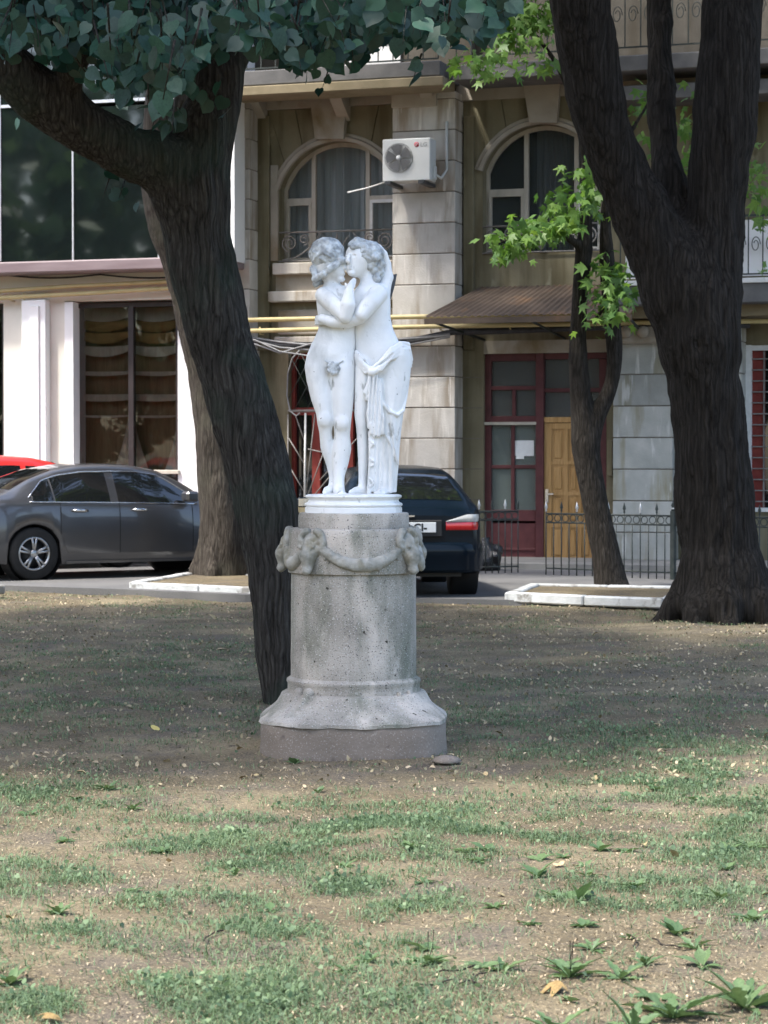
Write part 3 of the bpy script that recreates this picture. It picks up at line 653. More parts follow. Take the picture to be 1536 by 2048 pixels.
# ground-floor barred window in bay 1
gw = empty('window'); gw.parent = house
for (a, b, c, d) in ((577, 590, 704, 1012), (624, 640, 830, 1012), (690, 706, 704, 1012), (577, 770, 704, 716), (590, 690, 815, 830)): bx(gw, 'frame', m_redlat, a, b, c, d, RY + .12, RY + .2)
bx(gw, 'pane', m_carglass, 577, 770, 704, 1012, RY + .21, RY + .22)
gr = empty('window_grille'); gr.parent = house
def bar(pts, r=.011, mat=None, y=RY - .1, name='bar'):
    MB().tube([(fac(a, b, y)[0], y, fac(a, b, y)[1]) for a, b in pts], r, 6).build(name, mat or m_ironl, gr)
bar([(576, 822), (790, 820)], .02); bar([(576, 828), (576, 1010)], .013); bar([(611, 826), (609, 1010)], .016, m_whitep)
for a, b in (((577, 876), (610, 930)), ((590, 828), (610, 885)), ((577, 930), (609, 985)), ((630, 828), (612, 985)), ((660, 870), (612, 1000)), ((700, 905), (616, 1005)), ((720, 870), (640, 960)), ((720, 930), (650, 1000)), ((740, 960), (660, 1010)), ((616, 898), (660, 908))): bar([a, b], .009)
bar([(576, 1010), (790, 1010)], .014)
for k in range(9):
    x = 577 + k * 24; bar([(x, 706), (x - 60 if x - 60 > 576 else 577, 820 if x - 60 > 576 else 706 + (x - 577) * 1.9)], .005, m_iron); bar([(x, 706), (min(x + 60, 786), 820 if x + 60 < 786 else 706 + (786 - x) * 1.9)], .005, m_iron)
# entrance: maroon glazed screen and pine door
ent = empty('entrance_screen'); ent.parent = house; YE = RY + .06
for (a, b, c, d, dy) in ((967, 982, 706, 1132, 0), (1071, 1087, 706, 1132, -.04), (982, 1071, 706, 722, 0), (1087, 1213, 706, 718, 0), (1198, 1213, 718, 1132, 0), (982, 1071, 772, 780, 0), (982, 1071, 832, 850, 0), (1024, 1031, 780, 832, .01), (982, 1071, 842, 846, -.03),
                      (1022, 1029, 850, 1022, .01), (982, 1022, 930, 937, .012), (1029, 1071, 930, 937, .012), (982, 1071, 1020, 1042, 0), (982, 1071, 1046, 1126, .02), (982, 1071, 1096, 1101, .0), (982, 1071, 1112, 1117, .0), (1087, 1213, 776, 784, 0), (1150, 1158, 718, 776, .01)):
    bx(ent, 'frame', m_maroon, a, b, c, d, YE + dy, YE + .1, .004)
bx(ent, 'ledge', m_creamp, 968, 1072, 844, 850, YE - .05, YE, .003)
for (a, b, c, d) in ((980, 1073, 720, 774), (980, 1026, 778, 834), (1029, 1073, 778, 834), (980, 1025, 848, 932), (1027, 1073, 848, 932), (980, 1025, 935, 1022), (1027, 1073, 935, 1022), (1085, 1152, 716, 778), (1156, 1200, 716, 778), (1085, 1200, 782, 836)):
    bx(ent, 'pane', m_milky if c > 840 else m_dusty, a, b, c, d, YE + .05, YE + .056)
bx(ent, 'backing', m_curt, 984, 1070, 938, 1030, YE + .5, YE + .52); 
MB().add([(fac(a, b, YE + .2)[0], YE + .2, fac(a, b, YE + .2)[1]) for a, b in ((988, 872), (996, 870), (1022, 935), (1014, 938))] + [(fac(a, b, YE + .22)[0], YE + .22, fac(a, b, YE + .22)[1]) for a, b in ((988, 872), (996, 870), (1022, 935), (1014, 938))], [(0, 1, 2, 3), (7, 6, 5, 4), (0, 4, 5, 1), (1, 5, 6, 2), (2, 6, 7, 3), (3, 7, 4, 0)]).build('plank', m_creamp, ent)
nt_ = bx(ent, 'paper_notice', m_paper, 1029, 1068, 881, 912, YE + .035, YE + .045)
bx(ent, 'paper_notice', m_paper, 1032, 1048, 904, 918, YE + .03, YE + .034)
door = empty('door'); door.parent = house; YD = YE + .01
bx(door, 'head', m_pine, 1087, 1198, 834, 845, YD - .03, YD + .06, .004); bx(door, 'leaf_panel', m_pine, 1088, 1197, 846, 1130, YD + .012, YD + .05)
for (a, b, c, d) in ((1088, 1103, 846, 1130), (1184, 1197, 846, 1130), (1129, 1136, 846, 1130), (1157, 1163, 846, 1130), (1103, 1184, 846, 858), (1103, 1184, 922, 929), (1103, 1184, 984, 991), (1103, 1184, 1046, 1055), (1103, 1184, 1116, 1130)):
    bx(door, 'stile', m_pine, a, b, c, d, YD - .008 - (.002 if b - a > 20 else 0), YD + .012)
for (c, d) in ((860, 920), (931, 982), (993, 1044), (1057, 1114)):
    for (a, b) in ((1105, 1127), (1138, 1155), (1165, 1182)):
        bx(door, 'panel', m_pine, a + 3, b - 3, c + 3, d - 3, YD - .001, YD + .02, .012)
hd = bx(door, 'handle', m_chrome, 1090, 1097, 978, 1006, YD - .022, YD - .009, .003); bx(hd, 'lever', m_chrome, 1092, 1107, 986, 990, YD - .06, YD - .045, .003); bx(hd, 'lever', m_chrome, 1092, 1095, 986, 990, YD - .046, YD - .02)
bx(house, 'meter_box', m_olive, 1214, 1224, 880, 952, RY - .12, RY - .015, .006)
# right bay
bx(house, 'corbel', m_beige, 1222, 1352, 640, 686, -.16, RY + .2, .03)
for px in (1252, 1286, 1322): MB().lathe([(.005, -.12), (.06, -.1), (.085, -.05), (.085, .0)], 14, 'y').build('rosette', m_beige, house, (fu(px, -.16), -.16, fz(px, 664, -.16)))
rb = bx(house, 'balcony', m_slab, 1232, 1720, 566, 606, -.75, RY + .1, .015)
bx(rb, 'moulding', m_ochre, 1226, 1720, 607, 632, -.45, RY + .1, .012); bx(rb, 'parapet', m_whitep, 1236, 1720, 556, 566, -.78, -.6, .006)
railing(rb, fu(1240, -.7), fu(1700, -.7), -.7, fz(1400, 552, -.7), fz(1400, 432, -.7), m_iron, 16)
bx(rb, 'screen', m_white, 1250, 1720, 440, 552, -.62, -.6)
bx(house, 'beam', m_slab, 1226, 1720, 160, 190, -.3, RY + .1, .01)
rw = empty('window'); rw.parent = house
bx(rw, 'frame', m_whitep, 1489, 1502, 690, 1016, RY - .02, RY + .1); bx(rw, 'frame', m_whitep, 1502, 1640, 690, 700, RY - .02, RY + .1); bx(rw, 'sill', m_whitep, 1485, 1645, 1016, 1024, RY - .08, RY + .1)
bx(rw, 'pane', m_redlat, 1502, 1530, 700, 1016, RY + .07, RY + .08); bx(rw, 'pane', m_carglass, 1530, 1640, 700, 1016, RY + .07, RY + .08)
for k in range(14): bx(rw, 'glazing_bar', m_ironl, 1502, 1640, 716 + k * 22, 718.4 + k * 22, RY + .02, RY + .04)
for k in range(6): bx(rw, 'glazing_bar', m_ironl, 1526 + k * 22, 1529 + k * 22, 700, 1016, RY + .041, RY + .05)
bx(house, 'wall', m_olive, 1480, 1489, 640, 1142, RY, RY + .3); bx(house, 'wall', m_olive, 1489, 1700, 640, 690, RY, RY + .3); bx(house, 'wall', m_olive, 1489, 1700, 1024, 1142, RY, RY + .3); bx(house, 'wall', m_olive, 1640, 1700, 690, 1024, RY, RY + .3)
# tin canopy over the entrance
can = empty('door_canopy'); can.parent = house
xl, xr = fu(962, RY), fu(1300, RY); fl, frr = fu(848, -1.1), fu(1262, -1.1); zt, zbk = fz(1050, 572, RY), fz(1000, 631, -1.1)
n = 120; P = []
for i in range(n + 1):
    t = i / n; row = []
    for s in np.linspace(0, 1, 6):
        b = .008 * (1 if (i % 4) < 2 else -1)
        row.append((xl + (xr - xl) * t + ((fl + (frr - fl) * t) - (xl + (xr - xl) * t)) * s, RY + (-1.1 - RY) * s, zt + (zbk - zt) * s + b))
    P.append(row)
MB().grid(P, False).build('tin_sheet', m_tin, can)
MB().box(fl, frr, -1.1, -1.06, zbk - .10, zbk - .02).build('edge_board', m_tin, can)
for t in (.02, .5, .98):
    x = xl + (xr - xl) * t; x2 = fl + (frr - fl) * t; MB().tube([(x, RY, zbk - .25), (x2, -1.05, zbk - .05)], .02, 6).build('strut', m_iron, can)

# ------------------------------------------------------------------ shop building
YS = -.05
def sx(name, mat, a, b, c, d, y0, y1, ch=0.0, parent=None): return bx(parent or shop, name, mat, a, b, c, d, y0, y1, ch)
sx('wall', m_cream, -300, 466, 546, 604, YS, YS + .4); sx('wall', m_cream, 8, 130, 604, 1150, YS + .001, YS + .4); sx('wall', m_white, 130, 147, 604, 1150, YS - .03, YS + .4); sx('wall', m_white, 356, 466, 604, 1150, YS, YS + .4)
sx('wall', m_white, 147, 356, 962, 1150, YS, YS + .4); sx('wall', m_white, -300, 8, 922, 1150, YS, YS + .4)
sx('pilaster', m_white, 44, 92, 600, 1150, YS - .16, YS, .01); sx('pilaster', m_white, 60, 78, 612, 1150, YS - .19, YS - .16, .006)
sx('window_sill', m_creamp, 280, 357, 940, 948, YS - .06, YS + .2, .008); sx('panel', m_white, 300, 352, 968, 1012, YS - .02, YS, .005)
def shopwin(a, b, c, d, muls):
    w = empty('shop_window'); w.parent = shop; y = YS + .16
    for (p, q, r, s) in ((a, a + 10, c, d), (b - 4, b, c, d), (a + 10, b - 4, c, c + 9), (a + 10, b - 4, d - 8, d)): bx(w, 'frame', m_brownf, p, q, r, s, y, y + .08)
    for mx in muls: bx(w, 'mullion', m_brownf, mx - 5, mx + 5, c + 9, d - 8, y - .012, y + .08)
    ed = [a + 9] + list(muls) + [b - 3]
    for i in range(len(ed) - 1): bx(w, 'pane', m_shopg, ed[i], ed[i + 1], c + 5, d - 4, y + .03, y + .036)
    return w
shopwin(147, 356, 605, 962, (262,)); shopwin(-220, 9, 612, 922, (-100,))
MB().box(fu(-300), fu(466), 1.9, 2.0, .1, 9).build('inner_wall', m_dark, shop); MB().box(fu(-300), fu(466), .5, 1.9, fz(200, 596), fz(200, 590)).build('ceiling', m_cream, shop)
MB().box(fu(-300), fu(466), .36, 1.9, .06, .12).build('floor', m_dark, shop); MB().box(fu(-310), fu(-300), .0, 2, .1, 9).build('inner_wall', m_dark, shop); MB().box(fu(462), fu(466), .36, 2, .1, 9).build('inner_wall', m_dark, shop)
# upper storey: mirrored curtain wall above a maroon ledge
YG = -.42
sx('ledge', m_fascia, -300, 462, 522, 545, YG - .12, YS + .4, .02)
gl = empty('glass_storey'); gl.parent = shop
edges = [-300, -150, 2, 147, 318, 462]
for i in range(5):
    bx(gl, 'pane', m_mirrorg, edges[i], edges[i + 1], 212, 522, YG, YG + .03); bx(gl, 'pane', m_mirrorg, edges[i], edges[i + 1], -120, 206, YG, YG + .03)
for e in edges[1:-1]: bx(gl, 'mullion', m_silver, e - 1.6, e + 1.6, -120, 522, YG - .02, YG - .001)
bx(gl, 'transom', m_silver, -300, 462, 206, 212, YG - .02, YG + .03); bx(gl, 'soffit', m_cream, -300, 464, 516, 522, YG + .04, YS + .4)
MB().box(fu(462, YG), fu(462, YG) + .06, YG, RY, fz(462, 522, YG), 9).build('end_wall', m_white, gl); MB().box(fu(-300), fu(466), YG + .04, 2, 8.9, 9).build('roof', m_slab, shop)
MB().box(fu(-1200), fu(-300) - .002, YS, 2, .1, 9).build('wall', m_cream, shop); MB().box(fu(1700) + .002, fu(2700), RY + .01, 2.2, .1, ZT).build('wall', m_olive, house)
# festooned blind inside the window
bl = empty('window_drapery', FO, -YAW, 'brown and gold festooned drapery with cream tie-backs inside the shop window', 'curtain')
yb = YS + .34
def drape(name, mat, a, b, c, d, y, sag=0.0, wav=.02, ph=0):
    P = []
    for j in range(40):
        px = a + (b - a) * j / 39; s = sag * (1 - (2 * ((j / 39 * 2) % 1.0) - 1) ** 2); row = []
        for i in range(5):
            py = c + (d - c) * i / 4 + s * (.3 + .7 * i / 4); u, z = fac(px, py, y); row.append((u, y + wav * math.sin(j * 1.3 + ph), z))
        P.append(row)
    return MB().grid(P).build(name, mat, bl)
drape('blind', m_curtg, 150, 362, 612, 962, yb + .12)
for i, (c, d, s, m) in enumerate(((612, 634, 10, m_curtc), (640, 652, 12, m_curtg2), (662, 674, 14, m_curtg2), (690, 702, 12, m_curtc), (742, 748, 4, m_curtc), (788, 800, 3, m_curtc), (830, 833, 3, m_curtc))):
    drape('band', m, 152, 362, c, d, yb + .03 - .004 * i, s, .012, i)
def teardrop(cx, w, top, bot):
    P = []
    for i in range(15):
        t = i / 14; ww = w * (t ** 1.6) * (1 if t < .85 else 1 - (t - .85) * .6) + 2; py = top + (bot - top) * t; row = []
        for j in range(7):
            px = cx + ww * (j / 3 - 1); u, z = fac(px, py, yb - .06); row.append((u, yb - .06 + .015 * math.cos(j * 2.1), z))
        P.append(row)
    MB().grid(P).build('tie_back', m_curtc, bl)
teardrop(262, 42, 800, 962); teardrop(356, 34, 830, 962); teardrop(160, 22, 890, 962)

# ------------------------------------------------------------------ services on the walls: gas pipes, cables, air conditioner
def run(name, mat, pts, r, label, cat, y=-.16, group=None, brackets=()):
    root = empty(name, FO, -YAW, label, cat, group)
    P = [(fac(p[0], p[1], (p[2] if len(p) > 2 else y))[0], (p[2] if len(p) > 2 else y), fac(p[0], p[1], (p[2] if len(p) > 2 else y))[1]) for p in pts]
    MB().tube(P, r, 8).build('run', mat, root)
    for b in brackets:
        u, z = fac(b[0], b[1], y); MB().tube([(u, y, z + r + .02), (u, y, z - r - .02)], .009, 5).build('bracket', mat, root); MB().tube([(u, y, z - r - .02), (u, y + .16, z - r - .02)], .009, 5).build('bracket', mat, root)
    return root
run('gas_pipe', m_gas, [(-300, 606), (0, 582), (150, 572), (345, 563), (440, 602), (495, 640), (860, 633), (1150, 629), (1320, 625), (1536, 622), (1700, 620)], .034, 'upper yellow gas pipe running along both facades', 'pipe', -.2)
run('gas_pipe', m_gas, [(-300, 622), (0, 596), (150, 588), (345, 576), (440, 622), (495, 662), (860, 653), (1150, 648), (1320, 645), (1700, 640)], .034, 'lower yellow gas pipe running along both facades', 'pipe', -.2, None, ((20, 594), (48, 593), (520, 661), (700, 657), (880, 652), (1020, 650)))
run('cable', m_cable, [(-300, 540)] + [(i * 20, 549 + 7 * math.sin((i % 10) / 10 * math.pi)) for i in range(0, 19)] + [(420, 552)], .012, 'thin black cable drooping in loops under the shop ledge', 'cable', -.09)
run('cable', m_cable, [(430, 660), (490, 676), (560, 690), (700, 690), (820, 682), (905, 664), (1000, 662), (1150, 656), (1300, 652), (1500, 650)], .045, 'thick black cable bundle strung across the old house below the pipes', 'cable', -.12)
for i, (a, b, r) in enumerate(((672, 690, .016), (678, 700, .014), (684, 688, .013), (676, 712, .012))):
    run('cable', m_cableg, [(430, 664 + i * 3), (510, a + 4), (560, a + 12 + i * 5), (620, b), (720, b - 4), (900, 668 + i * 2)], r, ('thickest grey cable strung behind the statue at hip height', 'grey cable sagging second lowest behind the statue', 'tautest grey cable in the bundle behind the statue', 'grey cable sagging lowest behind the statue')[i], 'cable', -.16 - i * .02, 'slack grey cables behind the statue')
run('cable', m_cableg, [(600, 700), (585, 716), (576, 745), (574, 790), (580, 822), (592, 832), (600, 826)], .012, 'grey cable loop hanging down beside the barred window', 'cable', .2)
run('drain_hose', m_whitep, [(695, 385, -.3), (735, 376, -.25), (772, 364, -.15)], .011, 'thin white drain hose sticking out from the air conditioner', 'hose')
ac = empty('air_conditioner', FO, -YAW, 'white outdoor air conditioner unit with round fan on stone pier', 'air conditioner')
YA = -.52; YB = YA + .30
x0, x1 = fu(765, YA), fu(860, YA); z1, z0 = fz(812, 277, YA), fz(812, 362, YA)
MB().box(x0, x1, YA, YB, z0, z1, .012).build('casing', m_acw, ac)
fx, fzc, fr_ = fu(798, YA), fz(798, 316, YA), .205
MB().lathe([(fr_, -.003), (fr_, .02), (.02, .02)], 40, 'y', cap=False).build('fan_well', m_acd, ac, (fx, YA - .004, fzc))
fan = empty('fan'); fan.parent = ac; fan.location = (fx, YA - .012, fzc)
for k in range(5):
    a = k * 2 * math.pi / 5; P = [[(rr * math.cos(a + t * 1.0), -.004 - .006 * t, rr * math.sin(a + t * 1.0)) for t in (0, .5, 1)] for rr in (.04, .11, .19)]
    MB().grid(P).build('blade', m_acg, fan)
g = MB()
for rr in (.06, .085, .11, .135, .16, .185, .208): g.tube([(rr * math.cos(t), 0, rr * math.sin(t)) for t in np.linspace(0, 2 * math.pi, 33)], .0025, 4, False)
for k in range(16): a = k * math.pi / 8; g.tube([(.035 * math.cos(a), 0, .035 * math.sin(a)), (.208 * math.cos(a), 0, .208 * math.sin(a))], .0025, 4)
g.build('fan_guard', m_acg, ac, (fx, YA - .03, fzc))
MB().lathe([(.002, -.012), (.03, -.010), (.036, 0)], 20, 'y').build('hub_cap', m_acw, ac, (fx, YA - .03, fzc))
def text(name, body, size, mat, parent, loc, rot=(R(90), 0, 0), ext=.001, align='LEFT', bold=0.0):
    cu = bpy.data.curves.new(name, 'FONT'); cu.body = body; cu.size = size; cu.extrude = ext; cu.align_x = align; cu.resolution_u = 3; cu.offset = bold
    t = bpy.data.objects.new(name + '_tmp', cu); COL.objects.link(t); bpy.context.view_layer.update()
    me = bpy.data.meshes.new_from_object(t.evaluated_get(bpy.context.evaluated_depsgraph_get())); bpy.data.objects.remove(t)
    me.materials.clear(); me.materials.append(mat); o = link(name, me, parent, loc, rot); return o
lx, lz = fu(833, YA), fz(833, 289, YA)
MB().lathe([(.036, .0), (.036, .004)], 24, 'y').build('logo_disc', m_logor, ac, (lx, YA - .0045, lz))
lg = MB(); lg.tube([(.022 * math.cos(t), 0, .022 * math.sin(t)) for t in np.linspace(R(0), R(285), 22)], .003, 4).tube([(.0, 0, 0), (.022, 0, 0)], .003, 4).tube([(-.006, 0, .012), (-.006, 0, -.008), (.003, 0, -.008)], .003, 4)
lg.build('logo_mark', m_acw, ac, (lx, YA - .006, lz))
text('lettering', 'LG', .085, m_logog, ac, (lx + .055, YA - .003, lz - .03))
for px in (776, 842):
    u = fu(px, YA); MB().box(u - .02, u + .06, YA - .08, .01, z0 - .05, z0 - .002).build('bracket', m_acd, ac)
MB().box(x1 + .001, x1 + .03, YB - .16, YB - .06, z0 + .03, z0 + .22, .006).build('valve_cover', m_acw, ac)
MB().tube([(x1 + .02, YB - .1, z0 + .1), (x1 + .09, YB - .05, z0 + .05), (x1 + .1, -.03, z0 + .2), (x1 + .1, -.02, z0 + .9)], .02, 6).build('pipe', m_acw, ac)

# ------------------------------------------------------------------ pedestal
PC = Vector(((707 - 768) / 370.0, 12.15, 0))
ped = empty('pedestal', PC, 0, 'round grey concrete pedestal with ram heads and garlands under the white statue', 'pedestal')
def rings(name, rows, mat, n=72, noise=.004, seed=1, top=True, smooth=True, zn=0.0):
    """rows: (z, r, exponent) - superellipse rings"""
    V = []
    for z, r, e in rows:
        for k in range(n):
            t = 2 * math.pi * k / n + R(22.5); c, s = math.cos(t), math.sin(t); q = (abs(c) ** e + abs(s) ** e) ** (-1 / e)
            V.append((r * q * c, r * q * s, z))
    V = np.array(V); d = (fbm(V * 14, 3, seed) - .5) * 2 * noise + (fbm(V * 4, 2, seed + 3) - .5) * noise * 1.5
    rad = np.maximum(np.hypot(V[:, 0], V[:, 1]), 1e-6); V[:, 0] *= 1 + d / rad; V[:, 1] *= 1 + d / rad; V[:, 2] += (fbm(V * 9, 2, seed + 9) - .5) * noise * .8
    if zn: V[:, 2] += (fbm(V * np.array([9, 9, 0]), 3, seed + 2) - .5) * zn * (np.arange(len(V)) < n * 4)
    m = len(rows); ii = np.arange(m * n).reshape(m, n); q = np.stack([ii[:-1], np.roll(ii[:-1], -1, 1), np.roll(ii[1:], -1, 1), ii[1:]], -1).reshape(-1, 4)
    V = np.vstack([V, [[0, 0, rows[-1][0]]]]); c = m * n; tri = np.stack([ii[-1], np.roll(ii[-1], -1), np.full(n, c)], -1)
    me = np_mesh(name, V, [q, tri], mat, smooth); me.set_sharp_from_angle(angle=R(38)); return link(name, me, ped)
rings('base_block', [(-.05, .50, 3.4), (.0, .503, 3.4), (.03, .50, 3.4), (.06, .498, 3.4), (.10, .497, 3.4), (.14, .495, 3.4), (.163, .49, 3.4), (.17, .47, 3.4)], m_base, 96, .009, 3)
rings('base_slope', [(.150, .470, 3.3), (.160, .502, 3.3), (.178, .500, 3.2), (.195, .478, 3.0), (.215, .452, 2.8), (.24, .425, 2.5), (.265, .405, 2.3), (.285, .394, 2.1), (.297, .390, 2), (.306, .382, 2), (.312, .36, 2)], m_conc, 128, .012, 7, zn=.022)
rings('base_ring', [(.300, .355, 2), (.31, .358, 2), (.33, .356, 2), (.352, .356, 2), (.362, .362, 2), (.374, .361, 2), (.382, .350, 2), (.39, .34, 2)], m_conc, 72, .003, 11)
rings('drum', [(.38, .339, 2)] + [(.38 + .57 * i / 16, .340 - .003 * i / 16, 2) for i in range(1, 17)] + [(.953, .33, 2)], m_conc, 96, .003, 15)
rings('frieze', [(.948, .345, 2), (.952, .353, 2), (.97, .355, 2), (1.01, .354, 2), (1.06, .352, 2), (1.11, .350, 2), (1.15, .349, 2), (1.172, .348, 2), (1.184, .342, 2), (1.188, .33, 2)], m_conc, 96, .004, 19)
rings('top_disc', [(1.18, .296, 2), (1.186, .299, 2), (1.22, .298, 2), (1.255, .297, 2), (1.268, .294, 2), (1.272, .284, 2)], m_conc, 72, .003, 23)
# corner spur and chipped lumps on the base
for ang, s in ((R(224), 1.0), (R(318), .45)):
    F = Field((-.56, -.56, .1), (.56, .0, .36), .008)
    for off, r in ((-.075, .022), (.085, .024)):
        pts = []
        for t in np.linspace(0, 1, 6):
            rr = .365 + .185 * t ** 1.5; a = ang + off * (1.3 - .9 * t); pts.append((rr * math.cos(a), rr * math.sin(a), .318 - .145 * t ** .8))
        F.chain(pts, [r * s * (1.25 - .35 * t) for t in np.linspace(0, 1, 6)], .015)
    link('corner_spur', F.mesh('corner_spur', m_conc, 1, lambda V: (fbm(V * 30, 2, 4) - .5) * .016), ped)
MB().lathe([(.005, -.012), (.06, -.01), (.08, .0), (.06, .02), (.02, .03)], 9).build('stone_chip', m_base, None, ground(893, 1526) + Vector((0, 0, .01)))
tag(bpy.data.objects['stone_chip'], 'flat pale stone chip lying at the right foot of the pedestal', 'stone')
# ram head (sculpted once, copied round the frieze)
F = Field((-.13, -.15, -.15), (.13, .05, .13), .005)
F.ball((0, -.03, .045), (.055, .05, .05), .02); F.chain([(0, -.05, .04), (0, -.085, -.02), (0, -.085, -.085)], [.048, .038, .026], .03)
F.ball((0, -.098, -.098), (.026, .022, .022), .015); F.cone((0, -.02, 0), (0, .01, -.06), .05, .035, .03)
for s in (-1, 1):
    pts = [(s * (.03 + .045 * t + (.040 * (1 - .5 * t)) * math.sin(t * 6.2)), -.05 - .015 * t, .055 + .01 + (.045 * (1 - .55 * t)) * math.cos(t * 6.2) - .03 * t) for t in np.linspace(0, 1, 22)]
    F.chain(pts, [.020 * (1 - .45 * t) for t in np.linspace(0, 1, 22)], .006)
    F.cone((s * .055, -.04, .0), (s * .085, -.05, -.035), .014, .009, .012); F.ball((s * .033, -.088, .028), .011, .006); F.ball((s * .036, -.094, .012), .009, .008, 'sub'); F.ball((s * .014, -.122, -.09), .006, .005, 'sub')
F.cone((-.016, -.118, -.112), (.016, -.118, -.112), .004, .004, .004, 'sub')
ram = F.mesh('ram_head', m_rams, 1, lambda V: (fbm(V * 40, 2, 6) - .5) * .008)
for k, a in enumerate((-38, 55, -96, 112, 176, -140)):
    t = R(a); link('ram_head', ram, ped, (.298 * math.sin(t), -.298 * math.cos(t), 1.068), (0, 0, t), 1.0)
def garland(a0, a1, zm=.975):
    F = Field((-.44, -.44, .93), (.44, .44, 1.15), .0075); pts = []; rad = []
    for t in np.linspace(0, 1, 26):
        a = R(a0 + (a1 - a0) * t); z = 1.095 - .095 * (1 - (2 * t - 1) ** 2); pts.append((.352 * math.sin(a), -.352 * math.cos(a), z)); rad.append(.018 + .016 * (1 - (2 * t - 1) ** 2))
    F.chain(pts, rad, .006)
    rr = random.Random(int(a0) + 400)
    for p, r in zip(pts, rad):
        for _ in range(3): F.ball((p[0] + rr.uniform(-.012, .012), p[1] + rr.uniform(-.02, 0), p[2] + rr.uniform(-r, r) * .8), r * .5, .004)
    return link('garland', F.mesh('garland', m_rams, 1), ped)
garland(-30, 47); garland(-88, -46); garland(63, 104)

# ------------------------------------------------------------------ statue of two embracing figures
SB = PC + Vector((0, 0, 1.27)); ZP = .099       # plinth height
st = empty('statue', SB, 0, 'white painted statue of two embracing figures on a round moulded plinth', 'statue')
def S(px, py, y=0.0): return ((px - 707) / 370.0, y / 370.0, ZP + (990 - py) / 370.0)
def sec(rows): return [(ZP + (990 - r[0]) / 370.0, (r[1] - 707) / 370.0, (r[2] - 707) / 370.0, r[3] / 370.0, r[4] / 370.0) for r in rows]
def rad(*r): return [x / 370.0 for x in r]
K = 1 / 370.0
MB().lathe([(.262, .0), (.262, .028), (.258, .031), (.255, .033), (.262, .037), (.265, .044), (.262, .052), (.254, .055), (.246, .060), (.243, .068), (.247, .075), (.257, .081), (.261, .088), (.258, .095), (.245, .099), (.12, .104)], 72).build('plinth', m_statue, st, sharp=35)
RES = .0042
def body(name): return Field((-.30, -.225, .06), (.34, .16, 1.52), RES)
A = body('a')
A.loft(sec([(574, 650, 694, 2, 14), (582, 639, 703, 1, 22), (592, 634, 710, 0, 27), (606, 633, 713, 0, 29), (640, 637, 713, 0, 28), (662, 637, 711, 2, 25), (688, 625, 712, 3, 28), (712, 614, 710, 4, 33), (735, 611, 710, 4, 30), (752, 618, 706, 4, 18), (764, 630, 700, 4, 6)]), .02, .05, power=2.3)
A.loft(sec([(690, 628, 655, 4, 8), (712, 618, 660, 3, 24), (735, 611, 662, 2, 30), (760, 613, 664, 0, 28), (800, 622, 665, -4, 24), (830, 633, 666, -8, 19), (848, 635, 666, -9, 17), (866, 639, 664, -3, 15), (900, 641, 667, 5, 16), (930, 652, 671, 12, 12), (955, 658, 672, 16, 9), (988, 656, 674, 16, 10)]), .018, .06)
A.loft(sec([(690, 670, 700, 2, 8), (712, 663, 708, 0, 24), (735, 660, 710, -2, 30), (760, 662, 710, -4, 28), (800, 664, 708, -8, 24), (835, 667, 704, -10, 19), (852, 668, 702, -10, 18), (872, 669, 700, -6, 16), (900, 665, 703, -3, 19), (930, 665, 697, -4, 15), (955, 667, 689, -6, 11), (988, 667, 689, -8, 11)]), .014, .06)
A.ball(S(650, 841, -22), rad(12, 8, 13), .02); A.ball(S(685, 848, -24), rad(12, 8, 13), .02)
A.chain([S(678, 980, -6), S(681, 985, -22), S(684, 987, -36)], rad(10, 9, 6), .012); A.chain([S(664, 978, 14), S(655, 983, 2), S(650, 986, -8)], rad(9, 8, 5), .012)
for i in range(5): A.cone(S(676 + i * 3.6, 987.5, -34), S(678 + i * 3.9, 989, -43 + i * 1.6), 2.6 * K, 2.0 * K, .003)
A.chain([S(661, 556, 4), S(668, 588, 2)], rad(15, 18), .02)
A.limb([S(648, 594, -12), S(666, 612, -36), S(687, 634, -50)], rad(17, 16.5, 14), .005)
A.limb([S(691, 638, -52), S(697, 616, -55), S(699, 592, -48)], rad(14.5, 15, 10), .003)
A.chain([S(699, 590, -47), S(702, 578, -41)], rad(8, 7.5), .006)
for i in range(4): A.chain([S(699 + i * 3.0, 578, -38 + i * 3), S(702 + i * 2.6, 568 + abs(i - 1.3), -35 + i * 3), S(706 + i * 1.8, 561 + abs(i - 1.5) * 2, -29 + i * 3)], rad(3.1, 2.8, 2.2), .002)
A.chain([S(696, 582, -37), S(692, 573, -34)], rad(3.2, 2.6), .004)
A.ball(S(658, 526, 0), rad(29, 32, 38), .02); A.ball(S(673, 546, -8), rad(17, 18, 17), .02)      # head turned away to the right
A.chain([S(686, 528, -14), S(691, 540, -16)], rad(4, 5), .01); A.ball(S(684, 552, -14), rad(7, 7, 4), .006); A.ball(S(682, 562, -12), rad(9, 9, 6), .012)
fa = link('figure', A.mesh('figure', m_statue, 1), st); tag(fa, 'left figure with bare torso, head turned to the other')
B = body('b')
B.loft(sec([(570, 722, 764, 4, 14), (578, 712, 775, 4, 21), (590, 705, 780, 4, 27), (606, 704, 781, 4, 29), (638, 705, 781, 4, 28), (660, 709, 786, 4, 27), (684, 710, 797, 5, 30), (706, 711, 808, 6, 34), (732, 712, 816, 8, 35), (762, 714, 814, 8, 32)]), .02, .05, power=2.3)
B.loft(sec([(700, 720, 745, 4, 8), (718, 713, 747, 0, 22), (740, 710, 748, -4, 27), (790, 709, 743, -6, 23), (833, 709, 737, -8, 18), (852, 712, 736, -8, 17), (875, 714, 736, -4, 15), (899, 715, 738, 0, 17), (940, 717, 735, 2, 12), (960, 717, 733, 3, 10), (988, 716, 734, 2, 10)]), .016, .06)
